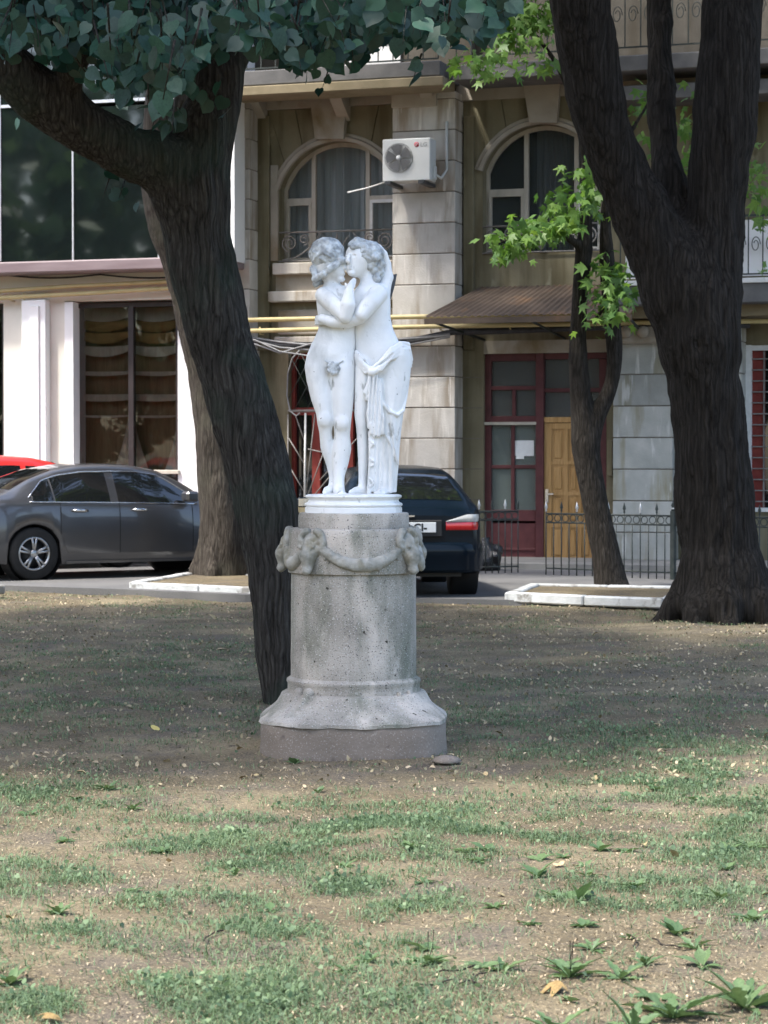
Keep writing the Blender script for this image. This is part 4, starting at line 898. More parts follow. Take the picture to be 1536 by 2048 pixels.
B.loft(sec([(700, 760, 800, 6, 8), (718, 752, 812, 5, 26), (740, 748, 816, 4, 33), (780, 754, 812, 0, 29), (830, 758, 800, -4, 23), (860, 760, 796, -2, 21), (900, 758, 794, 2, 20), (950, 756, 786, 4, 14), (988, 756, 784, 2, 12)]), .016, .06)
B.chain([S(724, 980, 0), S(712, 984, -8), S(703, 986, -16)], rad(9, 8, 6), .01); B.chain([S(770, 980, -2), S(764, 984, -20), S(758, 987, -36)], rad(11, 9, 6), .01)
for i in range(5): B.cone(S(752 + i * 4.0, 986.5, -33), S(749 + i * 4.4, 989, -42 + i * 1.4), 2.8 * K, 2.1 * K, .003)
B.chain([S(730, 546, 2), S(742, 580, 3)], rad(13.5, 17), .022)
B.limb([S(758, 591, -14), S(742, 609, -34), S(724, 634, -44)], rad(18, 18, 15), .006)
B.limb([S(720, 640, -40), S(692, 650, -34), S(664, 648, -35), S(645, 642, -30)], rad(13, 11.5, 11, 9.5), .003)
for i in range(4): B.chain([S(644, 638 + i * 4.4, -29), S(635, 637 + i * 4.6, -18), S(632, 638 + i * 4.4, -6)], rad(3.2, 3, 2.4), .002)
B.chain([S(767, 582, 8), S(775, 556, 16), S(774, 530, 16)], rad(14, 11, 8.5), .014); B.chain([S(774, 530, 16), S(768, 510, 12), S(757, 496, 6)], rad(8, 7, 6), .006)
for i in range(4): B.chain([S(758 - i, 497 + i * 3, 4 - i * 2), S(748 - i, 490 + i * 4, -2 - i * 4), S(740, 489 + i * 5, -8 - i * 5)], rad(3, 2.7, 2.2), .002)
B.ball(S(717, 521, 0), rad(27, 30, 36), .02); B.ball(S(709, 540, -12), rad(17, 16, 18), .018)       # head in three-quarter view
B.chain([S(699, 514, -27), S(696, 527, -32)], rad(3, 4.6), .006); B.ball(S(697, 528, -32), 4.4 * K, .003); B.ball(S(703, 551, -24), rad(7, 7, 6), .01)
for dx in (-6, 9): B.ball(S(701 + dx, 517, -29 + dx * .35), rad(4.5, 2.2, 2.8), .008, 'sub'); B.ball(S(701 + dx, 517.5, -26 + dx * .35), rad(3.8, 3, 2.6), .002); pass
B.ball(S(699, 538, -30), rad(5, 3, 1.6), .003); B.ball(S(700, 542, -29), rad(4.6, 3, 1.8), .003); B.cone(S(696, 540, -33), S(704, 540, -31), .9 * K, .9 * K, .002, 'sub')
fb = link('figure', B.mesh('figure', m_statue, 1), st); tag(fb, 'right figure with cloth round the hips and an arm raised behind the head')
# hair
def hair(parent, c, r, curls, seed, locks, knot=None):
    H = Field((-.3, -.17, 1.15), (.25, .16, 1.52), .0045); H.ball(c, r, .01); rr = random.Random(seed)
    for p, q in curls: H.ball(p, q, .004)
    for i in range(locks):       # wavy locks combed over the skull
        a = rr.uniform(0, 2 * math.pi); el = rr.uniform(.0, 1.3); pts = []
        for t in np.linspace(0, 1, 6):
            e = el - t * .6; aa = a + .25 * math.sin(t * 5 + i); pts.append((c[0] + r[0] * 1.0 * math.cos(e) * math.cos(aa), c[1] + r[1] * 1.0 * math.cos(e) * math.sin(aa), c[2] + r[2] * math.sin(e)))
        H.chain(pts, [.0065, .008, .008, .0075, .0065, .005], .0025)
    if knot: H.chain(*knot, .004)
    return link('hair', H.mesh('hair', m_hair, 1, lambda V: (fbm(V * np.array([60, 60, 30]), 2, seed) - .5) * .008), parent)
rr = random.Random(3)
cl = [(S(632 + i * 6.2 + rr.uniform(-2, 2), 562 - i * 4.2 + rr.uniform(-3, 3), -18 - 14 * math.sin(i / 9 * 3)), rr.uniform(6, 8.5) * K) for i in range(10)] + [(S(626 + i * 2, 540 + i * 5, -8 - i * 3), 7 * K) for i in range(5)] + [(S(632 + i * 6, 570 - i * 3, 5 + i * 3), 7 * K) for i in range(4)]
hair(fa, S(654, 513, -1), rad(33.5, 36, 34), cl, 5, 60)
cl = [(S(736 + rr.uniform(-6, 22), 518 + i * 4.5 + rr.uniform(-3, 3), -22 + rr.uniform(-6, 6) + i * 2.2), rr.uniform(6, 8.5) * K) for i in range(11)] + [(S(706 + i * 5.4, 500 - 4 * math.sin(i / 5 * 3), -26 + i * 1.2), 6 * K) for i in range(6)] + [(S(758 + rr.uniform(-8, 6), 530 + i * 7, 2 + rr.uniform(-8, 8)), 8.5 * K) for i in range(5)]
hair(fb, S(734, 512, 4), rad(32, 32, 29), cl, 9, 56, ([S(702, 494, -14), S(714, 487, -10), S(728, 489, -6)], rad(6, 9, 7)))
# drapery round the right figure
D = Field((-.05, -.18, .08), (.36, .18, .92), RES)
fold = lambda th, Z: (.045 * np.cos(9 * th + 10 * Z) + .03 * np.cos(17 * th - 7 * Z + 1)) * np.clip((.75 - Z) / .5, 0, 1)
D.loft(sec([(700, 792, 818, 10, 34), (715, 770, 821, 9, 38), (735, 746, 822, 8, 38), (760, 742, 820, 7, 36), (790, 744, 815, 4, 33), (830, 748, 806, 0, 30), (860, 750, 802, 0, 28), (900, 749, 799, 2, 27), (940, 746, 796, 3, 25), (986, 744, 792, 3, 24)]), .012, .05, fold)
for dy, dz, r in ((0, 0, 5.5), (-2, 7, 4.5), (1, -7, 4.2), (-3, 14, 3.6)):
    D.chain([S(744, 744 + dz * .4, -40), S(762, 732 + dz * .8, -40 + dy), S(782, 709 + dz, -34 + dy), S(802, 695 + dz, -18 + dy), S(816, 700 + dz * 1.4, 2), S(821, 720 + dz, 18)], rad(r, r, r + .5, r, r, r), .004)
    D.chain([S(744, 744 + dz * .3, -38), S(730, 734 + dz, -34), S(720, 722 + dz, -26), S(713, 713 + dz, -12), S(711, 716 + dz, 4)], rad(r, r * .9, r * .9, r * .8, r * .8), .004)
D.ball(S(746, 747, -40), rad(11, 8, 9), .006); D.cone(S(740, 750, -42), S(752, 744, -44), 4 * K, 4 * K, .003)
for i, (xe, ye) in enumerate(((733, 800), (739, 856), (744, 868), (751, 874), (758, 872), (766, 868))):      # cloth falling from the knot
    xs_ = 741 + i * 2.2; D.chain([S(xs_, 752, -39), S(xs_ + (xe - xs_) * .4, 752 + (ye - 752) * .4, -36), S(xe - 1.5, 752 + (ye - 752) * .75, -34), S(xe, ye, -31)], rad(3.6, 4.6, 5.0, 4.6), .003)
D.loft(sec([(760, 742, 764, -30, 10), (820, 740, 768, -28, 9), (868, 738, 770, -26, 8)]), .006)
for i, (xs_, xe, ye) in enumerate(((741, 738, 986), (748, 744, 980), (754, 752, 986), (761, 762, 978), (768, 772, 984), (778, 782, 982))):
    D.chain([S(xs_, 866, -26 + i), S((xs_ + xe) / 2 + 2, 920, -24 + i), S(xe, ye, -21 + i)], rad(4.4, 4.2, 4.8), .004)
for y, w_ in ((880, 7), (918, 12), (958, 8)): D.chain([S(739, y, -27), S(741 + w_, y + 9, -32), S(741, y + 17, -27)], rad(2.4, 3.2, 2.4), .003)
D.chain([S(756, 770, -34), S(764, 805, -33), S(778, 825, -31), S(795, 832, -25), S(806, 823, -16), S(812, 795, -4), S(816, 770, 4)], rad(2.6, 3.2, 3.6, 3.6, 3.4, 3, 2.4), .004)
D.chain([S(770, 870, -28), S(788, 900, -24), S(796, 930, -14)], rad(2.4, 3, 2.4), .005)
for pts, r, dpt in (([(752, 752), (749, 800), (747, 850)], 2.2, -43), ([(757, 754), (757, 800), (756, 860)], 2.2, -43), ([(763, 752), (766, 800), (764, 862)], 2.0, -42), ([(744, 756), (741, 810), (741, 846)], 2.0, -42), ([(752, 738), (775, 722), (795, 704)], 2.0, -44), ([(760, 748), (782, 728), (806, 712)], 2.0, -40), ([(742, 738), (728, 724), (718, 714)], 1.8, -38), ([(752, 874), (752, 930), (750, 984)], 2.2, -33), ([(762, 874), (765, 930), (768, 984)], 2.0, -32), ([(778, 850), (786, 900), (788, 960)], 2.0, -28), ([(770, 760), (782, 800), (790, 822)], 1.6, -37), ([(786, 742), (796, 780), (802, 812)], 1.6, -30)):
    D.chain([S(a, b, dpt) for a, b in pts], rad(r, r * 1.6, r * 1.2), .002, 'sub'); D.chain([S(a, b, dpt + 5) for a, b in pts], rad(r, r * 1.3, r), .002, 'sub')
link('drapery', D.mesh('drapery', m_statue, 1), fb)
G = Field(S(650, 765, -46), S(688, 715, -10), .004)
G.ball(S(668, 740, -30), rad(11, 6, 10), .004)
for a in range(7): t = a * 2 * math.pi / 7; G.ball(S(668 + 9 * math.cos(t), 740 + 9 * math.sin(t), -32), rad(5.2, 4, 5.2), .003)
G.cone(S(660, 730, -32), S(648, 722, -30), 2 * K, 1.5 * K, .003); G.cone(S(676, 730, -32), S(690, 724, -30), 2 * K, 1.5 * K, .003)
link('leaf', G.mesh('leaf', m_hair, 1), fa)
w = [S(779, 543, 30), S(786, 549, 34), S(794, 547, 36), S(790, 570, 32), S(782, 598, 26), S(776, 596, 24)]; w2 = [(a, b + .03, c) for a, b, c in w]
MB().add(w + w2, [tuple(range(6)), tuple(range(11, 5, -1))] + [(i, i + 6, (i + 1) % 6 + 6, (i + 1) % 6) for i in range(6)]).build('wing_stub', m_acd, fb)

# ------------------------------------------------------------------ cars
class Car:
    def __init__(s, keys, wheels, wr): s.k = {a: (np.array([p[0] for p in b]), np.array([p[1] for p in b])) for a, b in keys.items()}; s.w = wheels; s.wr = wr; s.len = keys['ztop'][-1][0]
    def g(s, a, x):
        xs_, ys_ = s.k[a]; d = .05     # lightly smoothed interpolation
        return float(np.mean([np.interp(x + o, xs_, ys_) for o in (-d, -d / 2, 0, d / 2, d)]))
    def half(s, x):
        zb = s.g('zb', x)
        for wx in s.w:
            q = s.wr ** 2 - (x - wx) ** 2
            if q > 0: zb = max(zb, s.g('wz', x) + math.sqrt(q))
        ws, wm, zm, zt_, wb, wr_, cr = s.g('wsill', x), s.g('wmax', x), s.g('zmid', x), s.g('ztop', x), s.g('wbelt', x), s.g('wroof', x), s.g('crown', x); zbelt = min(s.g('zbelt', x), zt_ - cr - .004)
        zm = max(min(zm, zbelt - .1), zb + .03)
        P = [(ws - .15, zb), (ws - .012, zb + .004), (ws, zb + .02), (wm - .008, zb + (zm - zb) * .55), (wm, zm), (wb + .028, zbelt - .045), (wb + .008, zbelt - .01), (wb, zbelt)]
        for t in (.35, .7): P.append((wb + (wr_ - wb) * t + .018 * math.sin(t * 3.14), zbelt + (zt_ - cr - zbelt) * t))
        P += [(wr_, zt_ - cr), (wr_ - .03, zt_ - cr * .62), (wr_ * .86, zt_ - cr * .30), (wr_ * .5, zt_ - cr * .07), (0, zt_)]
        return P
    def side_y(s, x, z):
        P = s.half(x)[2:12]; zs_ = np.array([p[1] for p in P]); ys_ = np.array([p[0] for p in P]); return float(np.interp(z, np.maximum.accumulate(zs_), ys_))
    def top_z(s, x, y):
        P = s.half(x)[10:][::-1]; return float(np.interp(abs(y), [p[0] for p in P], [p[1] for p in P]))
    def body(s, mat, parent):
        xs_ = np.unique(np.round(np.concatenate([np.arange(0, s.len, .06), [0.0, .012, .03, s.len - .03, s.len - .012, s.len]] + [np.linspace(w - s.wr, w + s.wr, 25) for w in s.w]), 4)); P = []
        for x in xs_:
            h = s.half(x); e = min(x, s.len - x); sc = 1 - .05 * max(0, 1 - e / .05) ** 2
            P.append([(x, -y * sc, z if i < 9 else z) for i, (y, z) in enumerate(h)] + [(x, y * sc, z) for y, z in h[::-1][1:]])
        mb = MB().grid(P); n = len(P[0]); mb.add(P[0], [tuple(range(n))]); mb.add(P[-1], [tuple(range(n - 1, -1, -1))])
        return mb.build('body', mat, parent, sharp=50)
    def side_patch(s, name, mat, parent, x0, x1, lo, hi, off=.004, side=-1, nx=24, nz=6, rim=True):
        P = []
        for i in range(nx + 1):
            x = x0 + (x1 - x0) * i / nx; a, b = lo(x), hi(x)
            row = [(x, side * (s.side_y(x, a + (b - a) * j / nz) + off), a + (b - a) * j / nz) for j in range(nz + 1)]; P.append(row)
        mb = MB().grid(P)
        if rim:
            loop = [p for p in P[0]] + [r[-1] for r in P[1:]] + P[-1][::-1][1:] + [r[0] for r in P[::-1][1:-1]]
            ins_ = [(p[0], p[1] - side * (off + .01), p[2]) for p in loop]; m = len(loop); mb.add(loop + ins_, [(i, (i + 1) % m, m + (i + 1) % m, m + i) for i in range(m)])
        return mb.build(name, mat, parent, sharp=40)
    def top_patch(s, name, mat, parent, x0, x1, f0, f1, off=.005, nx=10, ny=12):
        P = []
        for i in range(nx + 1):
            x = x0 + (x1 - x0) * i / nx; yw = (f0 + (f1 - f0) * i / nx) * s.g('wroof', x); sl_ = (s.top_z(x + .02, 0) - s.top_z(x - .02, 0)) / .04; nn = math.hypot(1, sl_)
            P.append([(x - sl_ / nn * off, yw * (2 * j / ny - 1), s.top_z(x, yw * (2 * j / ny - 1)) + off / nn) for j in range(ny + 1)])
        return MB().grid(P).build(name, mat, parent)
def wheel(parent, loc, r, side, alloy=True, wd=.2):
    w = empty('wheel'); w.parent = parent; w.location = loc; q = r * .66
    MB().lathe([(q, -wd / 2), (r - .03, -wd / 2), (r - .006, -wd / 2 + .02), (r, -wd / 2 + .05), (r, wd / 2 - .05), (r - .006, wd / 2 - .02), (r - .03, wd / 2), (q, wd / 2), (q, -wd / 2)], 40, 'y', cap=False).build('tyre', m_tyre, w)
    o = side * wd / 2
    MB().lathe([(q, o - side * .02), (q - .012, o - side * .004), (q - .03, o - side * .008), (q - .035, o - side * .09)], 40, 'y', cap=False).build('rim', m_rim if alloy else m_blackp, w)
    MB().lathe([(q - .03, o - side * .085), (.01, o - side * .08)], 24, 'y').build('brake_disc', m_acd, w)
    if alloy:
        for k in range(5):
            for d in (-.11, .11):
                a = k * 2 * math.pi / 5 + .3; c0 = (.045 * math.cos(a + d), o - side * .03, .045 * math.sin(a + d)); c1 = ((q - .02) * math.cos(a + d * 1.35), o - side * .014, (q - .02) * math.sin(a + d * 1.35))
                MB().tube([c0, c1], [.02, .016], 6).build('spoke', m_rim, w)
        MB().lathe([(.05, o - side * .04), (.05, o - side * .014), (.02, o - side * .008)], 16, 'y').build('hub', m_rim, w)
    else:
        MB().lathe([(q - .03, o - side * .03), (.12, o - side * .02), (.05, o - side * .008), (.01, o - side * .006)], 24, 'y').build('hub', m_acd, w)
def arch_lining(parent, x, r, yw):
    MB().lathe([(r - .01, -yw), (r - .01, -yw + .28), (.05, -yw + .28)], 24, 'y', (x, 0, .32), cap=False).build('wheel_arch', m_blackp, parent)
    MB().lathe([(r - .01, yw), (r - .01, yw - .28), (.05, yw - .28)], 24, 'y', (x, 0, .32), cap=False).build('wheel_arch', m_blackp, parent)
sedan_k = dict(ztop=[(0, .86), (.06, .99), (.25, 1.05), (.62, 1.085), (.75, 1.12), (1.05, 1.27), (1.4, 1.39), (1.75, 1.445), (2.1, 1.455), (2.5, 1.44), (2.8, 1.385), (3.1, 1.255), (3.42, 1.06), (3.55, 1.0), (4.0, .93), (4.4, .82), (4.6, .70), (4.67, .60)],
               crown=[(0, .05), (.6, .045), (1.1, .06), (2, .085), (2.8, .07), (3.4, .05), (4.67, .06)],
               zbelt=[(0, .80), (.6, .965), (1.0, .965), (2, .95), (3, .925), (3.5, .91), (4.2, .78), (4.67, .52)], zmid=[(0, .58), (1, .64), (3.5, .60), (4.67, .48)],
               zb=[(0, .30), (.3, .24), (.7, .19), (4, .19), (4.4, .2), (4.67, .26)], wz=[(0, .32), (4.67, .32)],
               wsill=[(0, .72), (.3, .83), (.8, .86), (3.9, .86), (4.4, .80), (4.67, .55)], wmax=[(0, .74), (.25, .85), (.8, .875), (3.9, .875), (4.4, .82), (4.67, .6)],
               wbelt=[(0, .70), (.3, .79), (1, .83), (3, .83), (3.6, .80), (4.3, .72), (4.67, .5)], wroof=[(0, .64), (.6, .70), (.8, .66), (1.2, .57), (2, .58), (2.7, .58), (3.1, .62), (3.45, .69), (4.2, .64), (4.67, .44)])
GC = ground(65, 1160, ROADZ); gh = R(32)
gcar = empty('parked_car', GC - Vector((math.cos(gh), math.sin(gh), 0)) * 1.0 + Vector((-math.sin(gh), math.cos(gh), 0)) * .79, gh, 'metallic grey saloon car parked on the left behind the tree', 'car', 'cars parked by the houses')
C1 = Car(sedan_k, (1.0, 3.67), .365); C1.body(m_greycar, gcar)
def dlo_lo(x): return C1.g('zbelt', x) + .012
def dlo_hi(x):
    top = C1.g('ztop', x) - C1.g('crown', x) - .035
    return max(dlo_lo(x) + .004, min(top, dlo_lo(x) + (x - .93) * .85 + .02 if x < 1.3 else 9, dlo_lo(x) + (3.36 - x) * .62 + .01 if x > 2.6 else 9))
for sd in (-1, 1):
    dr = C1.side_patch('door', m_greycar, gcar, 1.36, 2.155, lambda x: max(.235, .32 + math.sqrt(max(0, .43 ** 2 - (x - 1.0) ** 2))), lambda x: C1.g('zbelt', x) - .004, .005, sd)
    df = C1.side_patch('door', m_greycar, gcar, 2.17, 3.19, lambda x: max(.235, .32 + math.sqrt(max(0, .43 ** 2 - (x - 3.67) ** 2))), lambda x: C1.g('zbelt', x) - .004, .005, sd)
    for d_, hx in ((dr, 1.50), (df, 2.33)):
        z = .86; MB().tube([(hx, sd * (C1.side_y(hx, z) + .012), z), (hx + .05, sd * (C1.side_y(hx, z) + .045), z + .004), (hx + .17, sd * (C1.side_y(hx, z) + .045), z), (hx + .22, sd * (C1.side_y(hx, z) + .012), z - .006)], [.012, .018, .018, .014], 8).build('handle', m_chrome, d_)
    for xa in (1.352, 2.1625, 3.197): C1.side_patch('door_gap', m_blackp, gcar, xa - .0065, xa + .0065, lambda x: max(.235, .32 + math.sqrt(max(0, .43 ** 2 - (x - 1.0) ** 2))), lambda x: C1.g('zbelt', x) - .004, .0025, sd, 2, 14, False)
    for (a, b) in ((1.0, 1.28), (1.30, 2.05), (2.16, 3.26)): C1.side_patch('side_window', m_carglass, gcar, a, b, dlo_lo, dlo_hi, .004, sd)
    xs_ = np.linspace(.95, 3.28, 40); MB().tube([(x, sd * (C1.side_y(x, dlo_hi(x) + .012) + .005), dlo_hi(x) + .012) for x in xs_], .009, 6).build('window_trim', m_chrome, gcar)
    MB().tube([(x, sd * (C1.side_y(x, dlo_lo(x) - .006) + .008), dlo_lo(x) - .006) for x in xs_], .008, 6).build('window_trim', m_chrome, gcar)
    MB().box(3.02, 3.2, sd * .86 - (.2 if sd < 0 else 0), sd * .86 + (.2 if sd > 0 else 0), .955, 1.09, .03).build('side_mirror', m_greycar, gcar)
    C1.side_patch('sill_trim', m_greycar, gcar, 1.42, 3.24, lambda x: .195, lambda x: .228, .012, sd, 12, 2)
    C1.side_patch('tail_light', m_tailr, gcar, .03, .32, lambda x: .78 + x * .1, lambda x: C1.g('zbelt', x) - .02, .006, sd, 8, 4)
    for wx in (1.0, 3.67): wheel(gcar, (wx, sd * .765, .33), .33, sd)
C1.top_patch('rear_window', m_carglass, gcar, .78, 1.38, .86, .84); C1.top_patch('windscreen', m_carglass, gcar, 2.78, 3.40, .86, .9)
for wx in (1.0, 3.67): arch_lining(gcar, wx, .375, .86)
MB().box(.15, 4.5, -.62, .62, .2, .32).build('underbody', m_blackp, gcar)

hatch_k = dict(ztop=[(0, .86), (.03, .95), (.10, 1.0), (.17, 1.02), (.22, 1.06), (.40, 1.20), (.62, 1.335), (.85, 1.405), (1.2, 1.435), (1.7, 1.44), (2.1, 1.42), (2.4, 1.36), (2.75, 1.2), (3.05, 1.03), (3.2, .97), (3.6, .91), (3.95, .80), (4.07, .62)],
               crown=[(0, .05), (.2, .055), (.5, .08), (1.2, .10), (2.3, .08), (3, .05), (4.07, .06)], zbelt=[(0, .84), (.2, .975), (.5, .97), (1.5, .93), (3.1, .89), (3.8, .74), (4.07, .52)], zmid=[(0, .60), (1, .62), (3, .58), (4.07, .48)],
               zb=[(0, .34), (.25, .28), (.5, .2), (3.6, .2), (4.07, .26)], wz=[(0, .29), (4.07, .29)], wsill=[(0, .70), (.25, .79), (.7, .82), (3.3, .82), (3.8, .76), (4.07, .5)], wmax=[(0, .74), (.15, .81), (.6, .835), (3.3, .835), (3.8, .78), (4.07, .55)],
               wbelt=[(0, .70), (.2, .78), (1, .80), (2.8, .80), (3.4, .76), (3.9, .66), (4.07, .48)], wroof=[(0, .66), (.2, .72), (.5, .63), (.9, .56), (1.6, .55), (2.3, .56), (2.8, .61), (3.1, .67), (3.7, .62), (4.07, .42)])
def hatch(root, paint, zs=1.0):
    C = Car(hatch_k, (.72, 3.24), .345); C.body(paint, root)
    lo = lambda x: C.g('zbelt', x) + .02
    def hi(x): return max(lo(x) + .004, min(C.g('ztop', x) - C.g('crown', x) - .04, lo(x) + (x - .42) * .75 + .01 if x < .9 else 9, lo(x) + (3.0 - x) * .62 + .01 if x > 2.3 else 9))
    for sd in (-1, 1):
        for (a, b) in ((.46, 1.02), (1.06, 1.85), (1.93, 2.92)): C.side_patch('side_window', m_carglass, root, a, b, lo, hi, .004, sd)
        for (a, b) in ((1.10, 1.88), (1.90, 2.86)):
            d_ = C.side_patch('door', paint, root, a, b, lambda x: max(.25, .29 + math.sqrt(max(0, .41 ** 2 - (x - .72) ** 2))), lambda x: C.g('zbelt', x) - .004, .005, sd)
            MB().box(a + .08, a + .24, sd * (C.side_y(a + .1, .82) + .018) - .012, sd * (C.side_y(a + .1, .82) + .018) + .012, .81, .835, .005).build('handle', m_blackp, d_)
        mi = MB().box(2.52, 2.62, sd * .95 - .1, sd * .95 + .1, .93, 1.05, .03).build('side_mirror', paint, root); MB().box(2.512, 2.519, sd * .95 - .08, sd * .95 + .08, .945, 1.035).build('mirror_glass', m_chrome, mi)
        # wrap-round tail light: clear upper wedge over red
        for nm, mt, za, zb_, of in (('tail_light', m_tailr, .735, .82, .012), ('indicator_lens', m_tailw, .825, .905, .012)):
            P = []
            for i in range(11):
                t = i / 10; yy = .40 + .40 * t; x = -.016 + (.0 if yy < .70 else ((yy - .70) / .1) ** 2 * .22)
                top_ = zb_ if nm == 'tail_light' else .83 + (zb_ - .83) * min(1, t * 1.7); P.append([(x, sd * yy, za), (x - .012, sd * yy, (za + top_) / 2), (x, sd * yy, top_)])
            P2 = [[(p[0] + .04, p[1], p[2]) for p in r] for r in P]; mb = MB().grid(P)
            mb.add([r[0] for r in P] + [r[0] for r in P2], [(i, i + 1, 12 + i, 11 + i) for i in range(10)]); mb.add([r[2] for r in P] + [r[2] for r in P2], [(i, i + 1, 12 + i, 11 + i) for i in range(10)]); mb.build(nm, mt, root)
        for wx in (.72, 3.24): wheel(root, (wx, sd * .72, .29), .29, sd, False, .17)
    C.top_patch('rear_window', m_carglass, root, .225, .66, .86, .80); C.top_patch('windscreen', m_carglass, root, 2.38, 3.0, .85, .9)
    for wx in (.72, 3.24): arch_lining(root, wx, .345, .82)
    MB().box(.2, 3.9, -.6, .6, .22, .34).build('underbody', m_blackp, root)
    P = []      # bumper wrapped round the tail
    for t in np.linspace(-1, 1, 31):
        y = .845 * math.copysign(abs(t) ** .7, t); x = -.06 + .30 * abs(t) ** 7 + .03 * t * t
        P.append([(x + .08, y * .96, .27), (x + .01, y, .30), (x, y, .44), (x - .012, y, .50), (x, y, .575), (x + .03, y * .99, .60), (x + .1, y * .96, .605)])
    MB().grid(P).build('bumper', paint, root, sharp=50)
    for sd in (-1, 1): MB().box(-.05 - .006, -.04, sd * .44 - .07, sd * .44 + .07, .515, .535).build('reflector', m_tailr, root)
    MB().box(-.024, .0, -.36, .36, .66, .845, .01).build('plate_recess', m_blackp, root)
    pl = MB().box(-.036, -.026, -.29, .23, .71, .82, .003).build('number_plate', m_plate, root)
    MB().box(-.028, -.0, -.06, .06, .875, .90, .006).build('badge', m_chrome, root)
    return pl
bpos = ground(818, 1196, ROADZ); bh = R(96)
bcar = empty('parked_car', bpos, bh, 'dark blue hatchback seen from behind, parked beyond the pedestal', 'car', 'cars parked by the houses')
pl = hatch(bcar, m_bluecar)
tx = text('plate_lettering', '3729 CI-', .112, m_ink, pl, (-.0375, .215, .728), (R(90), 0, R(-90)), .0008, bold=.0035); tx.scale = (1.02, 1, 1)
rpos = gcar.location + Vector((-math.sin(gh), math.cos(gh), 0)) * 2.45 + Vector((math.cos(gh), math.sin(gh), 0)) * .1
rcar = empty('parked_car', rpos, gh, 'bright red car showing only its roof behind the grey saloon', 'car', 'cars parked by the houses')
hatch(rcar, m_redcar); rcar.scale = (1, 1, 1.085)

# ------------------------------------------------------------------ kerbed tree pits
def kerb_run(parent, a, b, w=.12, h=.075, ln=.9):
    a = Vector(a); b = Vector(b); d = b - a; L = d.length; n = max(1, round(L / ln)); ang = math.atan2(d.y, d.x)
    for i in range(n):
        p = a + d * ((i + .5) / n); l = L / n - .012
        MB().box(-l / 2, l / 2, -w / 2, w / 2, -.03, h + random.uniform(-.008, .008), .014).build('kerb_stone', m_kerb, parent, (p.x, p.y, ROADZ), (random.uniform(-.02, .02), random.uniform(-.006, .006), ang + random.uniform(-.012, .012)))
def pit(name, pts, label):
    o = empty(name, (0, 0, 0), 0, label, 'kerb')
    P = [ground(a, b, ROADZ) for a, b in pts]
    for i in range(len(P)): kerb_run(o, P[i], P[(i + 1) % len(P)])
    c = sum(P, Vector()) / len(P); MB().add([(p.x, p.y, ROADZ + .05) for p in P], [tuple(range(len(P)))]).build('pit_soil', m_soil, o)
    return o
pit('tree_pit_kerb', [(1020, 1199), (1330, 1211), (1365, 1186), (1070, 1180)], 'whitewashed kerb stones edging the bed of the forked maple')
pit('tree_pit_kerb', [(268, 1176), (545, 1188), (540, 1160), (395, 1154)], 'whitewashed kerb stones edging the bed behind the leaning tree')
k3 = empty('kerb', (0, 0, 0), 0, 'short whitewashed kerb end at the far left edge of the lawn', 'kerb'); kerb_run(k3, ground(-120, 1176, .03), ground(2, 1188, .03))

# ------------------------------------------------------------------ iron fences
def fence(name, a, b, n, label, h=.80, post_end=True):
    a, b = Vector(a), Vector(b); d = b - a; L = d.length; o = empty(name, a, math.atan2(d.y, d.x), label, 'fence')
    MB().tube([(0, 0, h), (L, 0, h)], .011, 6).build('top_rail', m_iron, o); MB().tube([(0, 0, h - .115), (L, 0, h - .115)], .010, 6).build('middle_rail', m_iron, o); MB().tube([(0, 0, .09), (L, 0, .09)], .010, 6).build('bottom_rail', m_iron, o)
    bar_me = MB().tube([(0, 0, -.02), (0, 0, h - .115)], .0085, 6).mesh('bar', m_iron); tall = MB().tube([(0, 0, -.02), (0, 0, h + .03)], .0085, 6).mesh('bar', m_iron)
    fin = MB().lathe([(.004, 0), (.016, .02), (.009, .035), (.022, .06), (.012, .10), (.002, .14)], 8).mesh('finial', m_iron); fin_sunlit = fin.copy(); fin_sunlit.materials[0] = m_silver  # silver copy: sunlit look of some finials put into their colour
    ring = MB().tube([(.046 * math.cos(t), 0, .046 * math.sin(t)) for t in np.linspace(0, 2 * math.pi, 21)], .007, 6, False).mesh('ring', m_iron)
    for i in range(n + 1):
        x = L * i / n; t = i % 2 == 0; link('bar', tall if t else bar_me, o, (x, 0, 0))
        if t: link('finial', fin_sunlit if i % 4 == 0 else fin, o, (x, 0, h + .02))
        if i < n: link('ring', ring, o, (x + L / n / 2, 0, h - .057))
    if post_end: MB().box(L - .03, L + .03, -.03, .03, -.02, h + .06, .005).lathe([(.03, h + .06), (.015, h + .1), (.03, h + .13), (.002, h + .2)], 8, c=(L, 0, 0)).build('post', m_iron, o)
    return o
fence('iron_fence', ground(1092, 1150, .05), ground(1346, 1160, .05), 16, 'dark iron fence with rings before the pine door and the grey pier')
fence('iron_fence', ground(1350, 1160, .05), ground(1660, 1172, .05), 18, 'dark iron fence section right of the old tree trunk', post_end=False)
fence('iron_gate', ground(958, 1148, .05), ground(1036, 1146, .05), 6, 'small iron gate leaf in front of the maroon glazed screen', .82, False)
F = Field((-.3, -.25, -.02), (.3, .25, .5), .02); rr = random.Random(4)
F.loft([(0, -.2, .2, 0, .17), (.15, -.23, .22, 0, .19), (.3, -.16, .17, 0, .14), (.4, -.05, .05, 0, .05), (.46, -.08, .07, 0, .06)], .03)
for _ in range(14): F.ball((rr.uniform(-.18, .18), rr.uniform(-.15, .1), rr.uniform(.05, .3)), rr.uniform(.05, .1), .03)
tag(link('rubbish_bag', F.mesh('rubbish_bag', m_bag, 2, lambda V: (fbm(V * 9, 2, 3) - .5) * .03), None, ground(972, 1143, .05) + Vector((0, .2, 0))), 'shiny black rubbish bag standing behind the iron gate', 'bag')

